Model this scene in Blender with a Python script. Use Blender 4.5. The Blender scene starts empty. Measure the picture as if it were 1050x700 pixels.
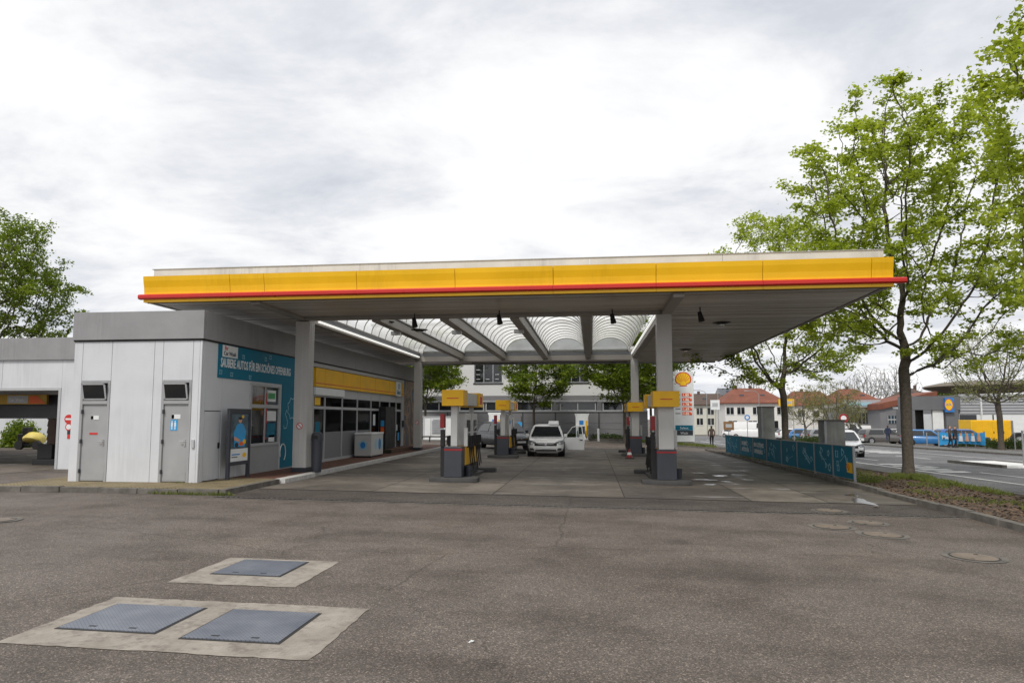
import bpy, bmesh, math, random
import numpy as np
from mathutils import Vector, Matrix
random.seed(7); RNG = np.random.default_rng(7)
R = math.radians
S = bpy.context.scene
COL = S.collection

# ---------------------------------------------------------------- camera
F = 690.0; PITCH = R(4.9); YAW = R(6.7); H = 1.85
SH = 78.0 - F * math.tan(PITCH)
cd = bpy.data.cameras.new('camera'); cam = bpy.data.objects.new('camera', cd); COL.objects.link(cam)
cam.location = (0, 0, H); cam.rotation_euler = (math.pi / 2 + PITCH, 0, YAW)
cd.sensor_width = 36; cd.lens = 36 * F / 1050; cd.shift_y = SH / 1050
cd.clip_start = 0.05; cd.clip_end = 3000
S.camera = cam
# ---------------------------------------------------------------- sky, sun, exposure
SUN_EL, SUN_AZ = 52, 205          # azimuth clockwise from +Y
w = bpy.data.worlds.new('World'); S.world = w; w.use_nodes = True
wt = w.node_tree; wt.nodes.clear()
def wn(t, **k):
    n = wt.nodes.new(t)
    for a, b in k.items(): setattr(n, a, b)
    return n
sky = wn('ShaderNodeTexSky', sky_type='NISHITA', sun_disc=False, sun_elevation=R(SUN_EL), sun_rotation=R(SUN_AZ),
         air_density=1.0, dust_density=1.5, ozone_density=1.0)
tc = wn('ShaderNodeTexCoord'); sp = wn('ShaderNodeSeparateXYZ'); wt.links.new(tc.outputs['Generated'], sp.inputs[0])
az = wn('ShaderNodeMath', operation='ABSOLUTE'); wt.links.new(sp.outputs[2], az.inputs[0])
ad = wn('ShaderNodeMath', operation='ADD'); ad.inputs[1].default_value = 0.16; wt.links.new(az.outputs[0], ad.inputs[0])
dx = wn('ShaderNodeMath', operation='DIVIDE'); wt.links.new(sp.outputs[0], dx.inputs[0]); wt.links.new(ad.outputs[0], dx.inputs[1])
dy = wn('ShaderNodeMath', operation='DIVIDE'); wt.links.new(sp.outputs[1], dy.inputs[0]); wt.links.new(ad.outputs[0], dy.inputs[1])
cb = wn('ShaderNodeCombineXYZ'); wt.links.new(dx.outputs[0], cb.inputs[0]); wt.links.new(dy.outputs[0], cb.inputs[1])
def wnoise(sc, det, rough, dist, off):
    mp = wn('ShaderNodeMapping'); mp.inputs['Location'].default_value = off; wt.links.new(cb.outputs[0], mp.inputs[0])
    mp.inputs['Scale'].default_value = (0.8, 1.0, 1.0)
    n = wn('ShaderNodeTexNoise'); n.inputs['Scale'].default_value = sc; n.inputs['Detail'].default_value = det
    n.inputs['Roughness'].default_value = rough; n.inputs['Distortion'].default_value = dist
    wt.links.new(mp.outputs[0], n.inputs[0]); return n
def wramp(src, stops):
    r = wn('ShaderNodeValToRGB'); r.color_ramp.elements.remove(r.color_ramp.elements[1])
    for i, (p, c) in enumerate(stops):
        e = r.color_ramp.elements[0] if i == 0 else r.color_ramp.elements.new(p)
        e.position = p; e.color = (*c, 1)
    wt.links.new(src, r.inputs[0]); return r
n1 = wnoise(1.9, 12, 0.60, 0.25, (3.1, 1.7, 0.4)); n2 = wnoise(0.62, 6, 0.5, 0.2, (7.3, 2.2, 1.9))
cov = wramp(n2.outputs[0], [(0.24, (0, 0, 0)), (0.38, (1, 1, 1))])
shade = wramp(n1.outputs[0], [(0.30, (4.0, 4.2, 4.6)), (0.42, (4.95, 5.07, 5.35)), (0.50, (5.75, 5.8, 5.92)), (0.60, (6.4, 6.42, 6.47)), (0.76, (6.95, 6.95, 6.95))])
lift = wn('ShaderNodeMixRGB', blend_type='ADD'); lift.inputs[0].default_value = 1; lift.inputs[2].default_value = (3.3, 3.7, 4.3, 1)
wt.links.new(sky.outputs[0], lift.inputs[1])           # thin high cloud in front of the blue
mx = wn('ShaderNodeMixRGB'); wt.links.new(cov.outputs[0], mx.inputs[0]); wt.links.new(lift.outputs[0], mx.inputs[1]); wt.links.new(shade.outputs[0], mx.inputs[2])
bg = wn('ShaderNodeBackground'); bg.inputs[1].default_value = 0.1; wt.links.new(mx.outputs[0], bg.inputs[0])
wo = wn('ShaderNodeOutputWorld'); wt.links.new(bg.outputs[0], wo.inputs[0])
sd = bpy.data.lights.new('sun', 'SUN'); sun = bpy.data.objects.new('sun', sd); COL.objects.link(sun)
sd.energy = 1.5; sd.angle = R(14); sd.color = (1, 0.95, 0.88)
_d = Vector((math.sin(R(SUN_AZ)) * math.cos(R(SUN_EL)), math.cos(R(SUN_AZ)) * math.cos(R(SUN_EL)), math.sin(R(SUN_EL))))
sun.rotation_euler = _d.to_track_quat('Z', 'Y').to_euler()
vs = S.view_settings; vs.view_transform = 'Standard'; vs.look = 'None'; vs.gamma = 1; vs.use_curve_mapping = False
vs.exposure = 0.7

# ---------------------------------------------------------------- pixel -> place helpers (photo is 1050 x 700)
_fw = Vector((-math.sin(YAW) * math.cos(PITCH), math.cos(YAW) * math.cos(PITCH), math.sin(PITCH)))
_rt = Vector((math.cos(YAW), math.sin(YAW), 0)); _up = _rt.cross(_fw)
CP = Vector((0, 0, H))
def ray(x, y): return _fw + _rt * ((x - 525) / F) - _up * ((y - 350 - SH) / F)
def onY(x, y, Y): r = ray(x, y); return CP + r * (Y / r.y)
def onX(x, y, X): r = ray(x, y); return CP + r * (X / r.x)
def onz(x, y, z): r = ray(x, y); return CP + r * ((z - H) / r.z)
def sm(a, b, x):
    t = min(1, max(0, (x - a) / (b - a))); return t * t * (3 - 2 * t)
def g(X, Y): return -0.012 * min(8, max(-10, X)) - 0.013 * max(0, min(Y, 130) - 20) * sm(2, 12, X)
def gp(x, y, dz=0):                                  # ground point seen at a pixel
    z = 0
    for _ in range(50):
        p = onz(x, y, z + dz); z = .5 * z + .5 * g(p.x, p.y)
    return Vector((p.x, p.y, g(p.x, p.y)))

# ---------------------------------------------------------------- materials
MATS = {}
def nodes(name):
    m = bpy.data.materials.new(name); m.use_nodes = True; nt = m.node_tree; nt.nodes.clear()
    out = nt.nodes.new('ShaderNodeOutputMaterial'); b = nt.nodes.new('ShaderNodeBsdfPrincipled')
    nt.links.new(b.outputs[0], out.inputs[0]); MATS[name] = m
    return m, nt, b, out
def nd(nt, t, **k):
    n = nt.nodes.new(t)
    for a, v in k.items():
        if a in n.inputs.keys(): n.inputs[a].default_value = v
        else: setattr(n, a, v)
    return n
def coords(nt, scale=(1, 1, 1), kind='Object', rot=(0, 0, 0)):
    t = nd(nt, 'ShaderNodeTexCoord'); mp = nd(nt, 'ShaderNodeMapping'); mp.inputs['Scale'].default_value = scale
    mp.inputs['Rotation'].default_value = rot
    nt.links.new(t.outputs[kind], mp.inputs[0]); return mp.outputs[0]
def noise(nt, vec, sc, det=4, rough=.55, dist=0):
    n = nd(nt, 'ShaderNodeTexNoise', Scale=sc, Detail=det, Roughness=rough, Distortion=dist); nt.links.new(vec, n.inputs['Vector']); return n.outputs[0]
def ramp(nt, src, stops):
    r = nd(nt, 'ShaderNodeValToRGB'); r.color_ramp.elements.remove(r.color_ramp.elements[1])
    for i, (p, c) in enumerate(stops):
        e = r.color_ramp.elements[0] if i == 0 else r.color_ramp.elements.new(p)
        if not hasattr(c, '__len__'): c = (c, c, c)
        e.position = p; e.color = (*c, 1)
    nt.links.new(src, r.inputs[0]); return r.outputs[0]
def mix(nt, fac, a, b, mode='MIX'):
    m = nd(nt, 'ShaderNodeMixRGB', blend_type=mode)
    for i, v in enumerate((fac, a, b)):
        if hasattr(v, 'links') or hasattr(v, 'is_output'): nt.links.new(v, m.inputs[i])
        elif i == 0: m.inputs[0].default_value = v
        else: m.inputs[i].default_value = (*v, 1) if hasattr(v, '__len__') else (v, v, v, 1)
    return m.outputs[0]
def bump(nt, b, h, st, dist=.01):
    n = nd(nt, 'ShaderNodeBump', Strength=st, Distance=dist); nt.links.new(h, n.inputs['Height']); nt.links.new(n.outputs[0], b.inputs['Normal'])
def mat(name, c, r=.55, metal=0, v=.12, s=3.0, streak=0, bmp=0, bs=60, spec=.5):
    m, nt, b, out = nodes(name)
    vec = coords(nt); n = noise(nt, vec, s, 5)
    col = mix(nt, ramp(nt, n, [(.3, 0), (.7, 1)]), [x * (1 - v) for x in c], [min(1, x * (1 + v)) for x in c])
    if streak:
        sv = coords(nt, (7, 7, .4)); sn = noise(nt, sv, 1.6, 6, .65)
        pat = ramp(nt, noise(nt, coords(nt, (1, 1, .5)), .7, 3), [(.48, 0), (.66, 1)])
        col = mix(nt, mix(nt, 1, ramp(nt, sn, [(.40, 0), (.78, streak)]), pat, 'MULTIPLY'), col, [x * .3 for x in c])
    nt.links.new(col, b.inputs['Base Color'])
    nt.links.new(ramp(nt, n, [(.3, max(0, r - .08)), (.7, min(1, r + .08))]), b.inputs['Roughness'])
    b.inputs['Metallic'].default_value = metal; b.inputs['Specular IOR Level'].default_value = spec
    if bmp: bump(nt, b, noise(nt, vec, bs, 3), bmp)
    return m
mat('white_panel', (.60, .615, .64), .4, v=.05, s=1.2, streak=.34)
mat('grey_cap', (.27, .27, .275), .6, v=.10, s=1.5, streak=.35, bmp=.15, bs=30)
mat('dark_gap', (.02, .02, .02), .8)
mat('door_grey', (.33, .335, .34), .45, v=.08, s=2, streak=.3)
mat('frame_grey', (.42, .43, .44), .4, v=.06)
mat('alu', (.55, .55, .55), .35, metal=.6, v=.06)
mat('chrome', (.75, .75, .75), .15, metal=1, v=.02)
mat('teal', (.005, .155, .245), .55, v=.10, s=1.2, spec=.25)
mat('print_white', (.72, .74, .74), .5, v=.05)
mat('print_pale', (.30, .50, .58), .5, v=.1)
mat('print_red', (.55, .03, .025), .5, v=.06)
mat('print_orange', (.75, .13, .02), .5, v=.08)
mat('print_blue', (.02, .2, .55), .45, v=.08)
mat('print_sky', (.03, .32, .66), .45, v=.12)
mat('print_dark', (.025, .03, .04), .5, v=.1)
mat('print_green', (.05, .3, .1), .5)
mat('print_yellow', (.85, .5, .01), .45, v=.05)
mat('skin_print', (.6, .32, .2), .6, v=.1)
mat('yellow', (.88, .50, .002), .38, v=.07, s=.8, streak=.22)
mat('yellow_dull', (.80, .44, .004), .45, v=.1, s=2, streak=.15)
mat('pump_red', (.28, .012, .014), .45, v=.1)
mat('red_bar', (.52, .018, .012), .3, v=.08, s=1)
mat('parapet', (.62, .62, .60), .6, v=.1, s=1.2, streak=.5)
mat('soffit', (.60, .57, .52), .38, v=.10, s=.7, streak=.0)
def soffit_streaks():
    m = MATS['soffit']; nt = m.node_tree; b = next(n for n in nt.nodes if n.type == 'BSDF_PRINCIPLED'); lk = b.inputs['Base Color'].links[0].from_socket
    n = noise(nt, coords(nt, (.06, 3.2, 1)), 1.0, 6, .7)  # random darker streaks along X, standing in for the slat lines
    nt.links.new(mix(nt, ramp(nt, n, [(.40, 0), (.62, .75)]), lk, (.42, .38, .33), 'MULTIPLY'), b.inputs['Base Color'])
soffit_streaks()
mat('beam', (.30, .28, .25), .5, v=.10, s=1.0)
mat('column', (.50, .49, .47), .5, v=.06, s=1.2, streak=.2)
mat('skirt', (.042, .046, .058), .5, v=.1, s=3, streak=.2)
mat('rubber', (.018, .018, .019), .7, v=.2)
mat('black', (.012, .012, .013), .5)
mat('plinth', (.055, .054, .053), .8, v=.25, s=6, bmp=.3)
mat('pump_white', (.50, .50, .49), .4, v=.06, s=2, streak=.15)
mat('steel', (.40, .41, .42), .35, metal=.8, v=.1)
mat('concrete', (.27, .245, .215), .85, v=.3, s=3.5, bmp=.3, bs=45)
mat('kerb', (.13, .12, .105), .9, v=.35, s=4, bmp=.5, bs=30)
mat('kerb_white', (.52, .51, .49), .7, v=.2, s=9)
mat('cast_iron', (.17, .135, .105), .6, v=.25, s=9, bmp=.5, bs=40)
mat('drain', (.035, .033, .03), .6, metal=.3, v=.3, s=20)
mat('white_paint', (.72, .72, .70), .55, v=.18, s=2.5)
mat('bark', (.085, .072, .056), .95, v=.4, s=14, bmp=.9, bs=25)
mat('bark_pale', (.16, .15, .13), .95, v=.35, s=14, bmp=.8, bs=25)
mat('render_white', (.66, .66, .66), .8, v=.05, s=.6)
mat('house_white', (.70, .69, .66), .85, v=.05, s=.5)
mat('house_cream', (.60, .60, .53), .85, v=.05, s=.5)
mat('grey_clad', (.19, .19, .20), .55, v=.07, s=.7)
mat('grey_clad2', (.135, .14, .15), .5, v=.08, s=.6)
mat('dark_frame', (.05, .05, .055), .45)
mat('silver_clad', (.42, .43, .45), .4, metal=.3, v=.05)
mat('roof_brown', (.085, .058, .045), .85, v=.25, s=2.2)
mat('pole_grey', (.34, .35, .36), .4, metal=.4)
mat('wood', (.2, .12, .06), .8, v=.2, s=10)
mat('soil', (.075, .052, .036), .95, v=.45, s=9, bmp=.9, bs=30)
mat('chip', (.13, .085, .055), .9, v=.5, s=30)
mat('skin', (.52, .30, .21), .55)
mat('hair', (.03, .02, .015), .7)
mat('jacket_dark', (.03, .03, .038), .85, v=.2)
mat('jacket_blue', (.02, .03, .07), .85, v=.2)
mat('jeans', (.03, .045, .09), .85, v=.2)
mat('coat_brown', (.09, .06, .045), .85, v=.2)
mat('trousers', (.02, .02, .024), .85)
def carpaint(name, c):
    m, nt, b, o = nodes(name); b.inputs['Base Color'].default_value = (*c, 1); b.inputs['Roughness'].default_value = .3
    b.inputs['Coat Weight'].default_value = .8 if sum(c) > .15 else .25; b.inputs['Coat Roughness'].default_value = .06
    n = noise(nt, coords(nt), 3, 4); nt.links.new(ramp(nt, n, [(.3, .24), (.7, .42)]), b.inputs['Roughness'])
for n_, c_ in dict(paint_white=(.78, .78, .78), paint_blue=(.02, .09, .30), paint_sky=(.03, .17, .42), paint_grey=(.13, .125, .12), paint_dark=(.022, .027, .036), paint_silver=(.4, .41, .42), paint_red=(.35, .02, .02)).items(): carpaint(n_, c_)
def glass(name, c, r=.04):
    m, nt, b, o = nodes(name); b.inputs['Base Color'].default_value = (*c, 1); b.inputs['Roughness'].default_value = r
    b.inputs['Specular IOR Level'].default_value = .8
    n = noise(nt, coords(nt), 1.3, 3); bump(nt, b, n, .04, .02)
    return m
glass('glass_dark', (.012, .014, .016)); glass('glass_car', (.015, .018, .02)); glass('glass_blue', (.03, .05, .07)); glass('lamp_glass', (.55, .56, .58), .1); glass('lamp_dark', (.10, .105, .11), .08)
def see_glass(name, tint, fac):
    m, nt, b, o = nodes(name)
    tr = nd(nt, 'ShaderNodeBsdfTransparent'); tr.inputs[0].default_value = (*tint, 1)
    b.inputs['Base Color'].default_value = (.02, .02, .02, 1); b.inputs['Roughness'].default_value = .03
    fr = nd(nt, 'ShaderNodeFresnel', IOR=1.5); mth = nd(nt, 'ShaderNodeMath', operation='ADD'); mth.inputs[1].default_value = fac; mth.use_clamp = True
    nt.links.new(fr.outputs[0], mth.inputs[0])
    ms = nd(nt, 'ShaderNodeMixShader'); nt.links.new(mth.outputs[0], ms.inputs[0]); nt.links.new(tr.outputs[0], ms.inputs[1]); nt.links.new(b.outputs[0], ms.inputs[2])
    nt.links.new(ms.outputs[0], o.inputs[0])
see_glass('glass_clear', (.62, .66, .66), .05)
def skylight():
    m, nt, b, o = nodes('polycarb')
    tl = nd(nt, 'ShaderNodeBsdfTranslucent'); tr = nd(nt, 'ShaderNodeBsdfTransparent'); tr.inputs[0].default_value = (.75, .77, .78, 1)
    vec = coords(nt); n = noise(nt, vec, 1.4, 6, .65); sn = noise(nt, coords(nt, (1.2, 9, 1.2)), 1.2, 5, .6)
    c = mix(nt, ramp(nt, n, [(.35, 0), (.7, 1)]), (.92, .92, .90), (.78, .77, .74)); c = mix(nt, ramp(nt, sn, [(.5, 0), (.8, .35)]), c, (.4, .4, .37))
    nt.links.new(c, tl.inputs[0])
    ms = nd(nt, 'ShaderNodeMixShader'); ms.inputs[0].default_value = .42
    nt.links.new(tl.outputs[0], ms.inputs[1]); nt.links.new(tr.outputs[0], ms.inputs[2])
    b.inputs['Base Color'].default_value = (.6, .6, .6, 1); b.inputs['Roughness'].default_value = .15
    m2 = nd(nt, 'ShaderNodeMixShader'); m2.inputs[0].default_value = .07
    nt.links.new(ms.outputs[0], m2.inputs[1]); nt.links.new(b.outputs[0], m2.inputs[2]); nt.links.new(m2.outputs[0], o.inputs[0])
skylight()
def asphalt(name, base, warm, stone, wet=0.0, sc=95):
    m, nt, b, o = nodes(name); vec = coords(nt)
    vo = nd(nt, 'ShaderNodeTexVoronoi', Scale=sc); nt.links.new(vec, vo.inputs['Vector'])
    bw = nd(nt, 'ShaderNodeSeparateColor'); nt.links.new(vo.outputs['Color'], bw.inputs[0])
    speck = ramp(nt, bw.outputs[0], [(0, [x * .6 for x in base]), (.5, base), (.8, [x * 1.35 for x in base]), (.94, [x * 1.6 for x in stone]), (1, [x * 2.5 for x in stone])])
    big = noise(nt, vec, .16, 6, .6, .3); mid = noise(nt, vec, .9, 6, .65)
    c = mix(nt, ramp(nt, big, [(.42, 0), (.62, .75)]), speck, warm, 'MULTIPLY')
    c = mix(nt, ramp(nt, mid, [(.33, .5), (.55, 0)]), c, (.34, .31, .29), 'MULTIPLY')
    spot = nd(nt, 'ShaderNodeTexVoronoi', Scale=.55); nt.links.new(mix(nt, .12, vec, noise(nt, vec, 2.0, 4), 'ADD'), spot.inputs['Vector'])
    c = mix(nt, ramp(nt, spot.outputs['Distance'], [(.05, .62), (.16, 0)]), c, (.38, .36, .35), 'MULTIPLY')
    lght = noise(nt, vec, .34, 7, .7, .8); c = mix(nt, ramp(nt, lght, [(.56, 0), (.72, .35)]), c, (1.5, 1.42, 1.32), 'MULTIPLY')
    ck = nd(nt, 'ShaderNodeTexVoronoi', Scale=.17, feature='DISTANCE_TO_EDGE'); nt.links.new(mix(nt, .9, vec, noise(nt, vec, .8, 6, .7), 'ADD'), ck.inputs['Vector'])
    c = mix(nt, ramp(nt, ck.outputs['Distance'], [(.0, .55), (.0035, 0)]), c, (.3, .28, .26), 'MULTIPLY')
    strk = noise(nt, coords(nt, (.35, 1.6, 1), rot=(0, 0, .12)), .5, 5, .6)
    c = mix(nt, ramp(nt, strk, [(.46, 0), (.66, .55)]), c, (.5, .48, .46), 'MULTIPLY')
    nt.links.new(c, b.inputs['Base Color'])
    rr = ramp(nt, big, [(.35, .66 - wet), (.6, .86)]); nt.links.new(rr, b.inputs['Roughness'])
    b.inputs['Specular IOR Level'].default_value = .4
    bump(nt, b, vo.outputs['Distance'], .5, .012)
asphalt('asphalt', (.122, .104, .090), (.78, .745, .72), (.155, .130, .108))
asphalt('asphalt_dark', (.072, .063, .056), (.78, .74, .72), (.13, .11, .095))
asphalt('road_asphalt', (.15, .15, .155), (.85, .85, .86), (.15, .15, .15), wet=.1, sc=60)
def slabs():
    for k, (c, wet) in enumerate([((.122, .105, .087), 0), ((.148, .128, .106), 0), ((.09, .078, .066), .1), ((.165, .145, .12), 0)]):
        m, nt, b, o = nodes('slab%d' % k); vec = coords(nt)
        n = noise(nt, vec, .55, 8, .62, .4); n2 = noise(nt, vec, 2.2, 6, .7, .6); n3 = noise(nt, coords(nt, (.7, 2.4, 1)), .7, 6, .66, .5)
        col = mix(nt, ramp(nt, n, [(.36, 0), (.64, 1)]), [x * .62 for x in c], [x * 1.22 for x in c])
        col = mix(nt, ramp(nt, n2, [(.52, 0), (.66, .6)]), col, (.38, .35, .32), 'MULTIPLY')
        col = mix(nt, ramp(nt, n3, [(.60, 0), (.68, .30)]), col, (.34, .32, .29))
        nt.links.new(col, b.inputs['Base Color'])
        nt.links.new(ramp(nt, n3, [(.55, .72), (.66, .30 if k != 3 else .6)]), b.inputs['Roughness'])
        bump(nt, b, n2, .12, .01)
slabs()
def pavers():
    for nme, c1, c2, sc in (('paver_sand', (.25, .195, .10), (.33, .26, .15), 5.0), ('paver_red', (.16, .055, .035), (.21, .075, .048), 5.0), ('paver_grey', (.17, .17, .17), (.22, .22, .22), 3.5)):
        m, nt, b, o = nodes(nme); vec = coords(nt)
        br = nd(nt, 'ShaderNodeTexBrick', Scale=sc); br.inputs['Mortar Size'].default_value = .03; br.inputs['Color1'].default_value = (*c1, 1); br.inputs['Color2'].default_value = (*c2, 1); br.inputs['Mortar'].default_value = (.03, .035, .018, 1)
        nt.links.new(vec, br.inputs['Vector']); n = noise(nt, vec, 1.4, 6, .65)
        nt.links.new(mix(nt, ramp(nt, n, [(.35, 0), (.7, .7)]), br.outputs[0], (.45, .42, .36), 'MULTIPLY'), b.inputs['Base Color'])
        b.inputs['Roughness'].default_value = .85; bump(nt, b, br.outputs['Fac'], -.4, .01)
pavers()
def tile_roof():
    m, nt, b, o = nodes('roof_red'); vec = coords(nt)
    wv = nd(nt, 'ShaderNodeTexWave', Scale=2.2, Distortion=.3, bands_direction='Z'); nt.links.new(vec, wv.inputs['Vector'])
    n = noise(nt, vec, .8, 6, .65); n2 = noise(nt, vec, 7, 3)
    c = mix(nt, ramp(nt, n, [(.3, 0), (.7, 1)]), (.15, .048, .028), (.25, .085, .048)); c = mix(nt, ramp(nt, n2, [(.4, 0), (.7, .5)]), c, (.10, .045, .033))
    nt.links.new(c, b.inputs['Base Color']); b.inputs['Roughness'].default_value = .85; bump(nt, b, wv.outputs[0], .3, .03)
tile_roof()
def tread():
    m, nt, b, o = nodes('tread_plate'); vec = coords(nt, (1, 1, 1), rot=(0, 0, R(45)))
    ck = nd(nt, 'ShaderNodeTexBrick', Scale=17.0); ck.inputs['Mortar Size'].default_value = .022; ck.offset = .5; ck.inputs['Brick Width'].default_value = .9; ck.inputs['Row Height'].default_value = .45
    nt.links.new(vec, ck.inputs['Vector']); n = noise(nt, coords(nt), 3.0, 6, .65)
    c = mix(nt, ramp(nt, n, [(.3, 0), (.7, 1)]), (.13, .15, .19), (.23, .25, .29)); c = mix(nt, ck.outputs['Fac'], c, (.06, .066, .08))
    nt.links.new(c, b.inputs['Base Color']); b.inputs['Metallic'].default_value = .35; b.inputs['Roughness'].default_value = .42; bump(nt, b, ck.outputs['Fac'], -.9, .008)
tread()
def leafmat(name, c1, c2, tr=.45):
    m, nt, b, o = nodes(name); ge = nd(nt, 'ShaderNodeNewGeometry')
    cl = noise(nt, coords(nt), .9, 3)
    f = nd(nt, 'ShaderNodeMath', operation='MULTIPLY_ADD'); nt.links.new(ge.outputs['Random Per Island'], f.inputs[0]); f.inputs[1].default_value = .6
    sub = nd(nt, 'ShaderNodeMath', operation='MULTIPLY_ADD'); nt.links.new(cl, sub.inputs[0]); sub.inputs[1].default_value = 1.2; sub.inputs[2].default_value = -.4
    nt.links.new(sub.outputs[0], f.inputs[2])
    c = mix(nt, ramp(nt, f.outputs[0], [(0.1, 0), (.95, 1)]), c1, c2)
    nt.links.new(c, b.inputs['Base Color']); b.inputs['Roughness'].default_value = .45; b.inputs['Specular IOR Level'].default_value = .35
    tl = nd(nt, 'ShaderNodeBsdfTranslucent'); nt.links.new(mix(nt, 1, c, (1.0, 1.0, .55), 'MULTIPLY'), tl.inputs[0])
    ms = nd(nt, 'ShaderNodeMixShader'); ms.inputs[0].default_value = tr; nt.links.new(b.outputs[0], ms.inputs[1]); nt.links.new(tl.outputs[0], ms.inputs[2]); nt.links.new(ms.outputs[0], o.inputs[0])
leafmat('leaf_maple', (.20, .275, .026), (.54, .62, .085), .55); leafmat('leaf_deep', (.10, .16, .018), (.27, .35, .042), .55); leafmat('leaf_spring', (.18, .21, .08), (.36, .36, .16))
leafmat('leaf_willow', (.15, .15, .045), (.28, .27, .09)); leafmat('grass', (.08, .12, .02), (.24, .26, .07), .35); leafmat('hedge', (.035, .065, .014), (.09, .13, .03))
def mural():
    m, nt, b, o = nodes('mural'); vec = coords(nt)
    n = noise(nt, coords(nt, (1, 1.1, .8)), .9, 5, .55, .8)
    nt.links.new(ramp(nt, n, [(.30, (.02, .03, .035)), (.42, (.10, .07, .05)), (.5, (.30, .20, .13)), (.56, (.09, .06, .05)), (.64, (.03, .10, .16)), (.74, (.32, .33, .34))]), b.inputs['Base Color']); b.inputs['Roughness'].default_value = .5
mural()
def emit(name, c, st):
    m, nt, b, o = nodes(name); b.inputs['Base Color'].default_value = (*c, 1); b.inputs['Emission Color'].default_value = (*c, 1); b.inputs['Emission Strength'].default_value = st; b.inputs['Roughness'].default_value = .5
emit('led_orange', (.62, .06, .008), .12); emit('led_pale', (.85, .75, .62), .1); emit('tube_light', (.85, .84, .8), .45)
def M(n): return MATS[n]

# ---------------------------------------------------------------- mesh helpers
class MB:
    def __init__(s): s.v = []; s.f = []; s.mi = []; s.m = 0; s.mats = []
    def use(s, *n):
        n = n[0]
        if n not in s.mats: s.mats.append(n)
        s.m = s.mats.index(n); return s
    def add(s, vs, fs):
        o = len(s.v); s.v += [tuple(v) for v in vs]; s.f += [[i + o for i in f] for f in fs]; s.mi += [s.m] * len(fs); return s
    def box(s, x0, x1, y0, y1, z0, z1):
        x0, x1 = min(x0, x1), max(x0, x1); y0, y1 = min(y0, y1), max(y0, y1); z0, z1 = min(z0, z1), max(z0, z1)
        v = [(x, y, z) for z in (z0, z1) for y in (y0, y1) for x in (x0, x1)]
        return s.add(v, [(0, 2, 3, 1), (4, 5, 7, 6), (0, 1, 5, 4), (2, 6, 7, 3), (0, 4, 6, 2), (1, 3, 7, 5)])
    def obox(s, mt, hx, hy, hz):
        v = [mt @ Vector((x, y, z)) for z in (-hz, hz) for y in (-hy, hy) for x in (-hx, hx)]
        return s.add(v, [(0, 2, 3, 1), (4, 5, 7, 6), (0, 1, 5, 4), (2, 6, 7, 3), (0, 4, 6, 2), (1, 3, 7, 5)])
    def quad(s, *p): return s.add(list(p), [tuple(range(len(p)))])
    def cyl(s, a, b, r0, r1=None, n=14, cap=True):
        a, b = Vector(a), Vector(b); r1 = r0 if r1 is None else r1; d = (b - a).normalized()
        u = d.orthogonal().normalized(); w_ = d.cross(u)
        vs = [a + (u * math.cos(t) + w_ * math.sin(t)) * r0 for t in [2 * math.pi * i / n for i in range(n)]]
        vs += [b + (u * math.cos(t) + w_ * math.sin(t)) * r1 for t in [2 * math.pi * i / n for i in range(n)]]
        fs = [(i, (i + 1) % n, n + (i + 1) % n, n + i) for i in range(n)]
        if cap: fs += [tuple(reversed(range(n))), tuple(range(n, 2 * n))]
        return s.add(vs, fs)
    def tube(s, pts, r, n=6):
        pts = [Vector(p) for p in pts]
        for a, b in zip(pts, pts[1:]): s.cyl(a, b, r, n=n)
        return s
    def prism(s, poly, off):
        n = len(poly); off = Vector(off); vs = [Vector(p) for p in poly] + [Vector(p) + off for p in poly]
        return s.add(vs, [tuple(range(n)), tuple(reversed(range(n, 2 * n)))] + [(i, n + i, n + (i + 1) % n, (i + 1) % n) for i in range(n)])
    def loft(s, rings, close=True, caps=True):
        n = len(rings[0]); o = len(s.v); vs = [p for r_ in rings for p in r_]; fs = []
        for k in range(len(rings) - 1):
            for i in range(n if close else n - 1):
                j = (i + 1) % n; fs.append((k * n + i, k * n + j, (k + 1) * n + j, (k + 1) * n + i))
        if caps: fs += [tuple(reversed(range(n))), tuple(range((len(rings) - 1) * n, len(rings) * n))]
        return s.add(vs, fs)
    def build(s, name, mt=None, parent=None, smooth=False, bevel=0, kind=None, local=False):
        me = bpy.data.meshes.new(name); me.from_pydata(s.v, [], s.f)
        ms = s.mats or [mt]
        for x in ms: me.materials.append(M(x))
        if len(ms) > 1: me.polygons.foreach_set('material_index', s.mi)
        bm = bmesh.new(); bm.from_mesh(me); bmesh.ops.recalc_face_normals(bm, faces=bm.faces); bm.to_mesh(me); bm.free()
        if smooth:
            me.polygons.foreach_set('use_smooth', [True] * len(me.polygons))
            try: me.set_sharp_from_angle(angle=R(40))
            except Exception: pass
        o = link(name, me, parent, local)
        if bevel:
            b = o.modifiers.new('bevel', 'BEVEL'); b.width = bevel; b.segments = 2; b.limit_method = 'ANGLE'; b.angle_limit = R(40)
        if kind: o['kind'] = kind
        return o
def link(name, me, parent=None, local=False):
    o = bpy.data.objects.new(name, me); COL.objects.link(o)
    if parent is not None:
        o.parent = parent
        if not local and parent.type == 'EMPTY': o.matrix_parent_inverse = Matrix.Translation(-Vector(parent.location))
    return o
def thing(name, label, cat, loc=(0, 0, 0), group=None, rz=0):
    o = bpy.data.objects.new(name, None); COL.objects.link(o); o.location = loc; o.rotation_euler = (0, 0, rz)
    o.empty_display_size = .2; return tag(o, label, cat, group)
def tag(o, label, cat, group=None):
    o['label'] = label; o['category'] = cat
    if group: o['group'] = group
    return o
def kids(o): return [c for c in bpy.data.objects if c.parent == o]
def copy_tree(o, parent=None):
    c = o.copy(); COL.objects.link(c)
    if parent is not None: c.parent = parent
    for ch in kids(o): copy_tree(ch, c)
    return c
def BX(name, mt, parent, *b, **k): return MB().box(*b).build(name, mt, parent, **k)
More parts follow.
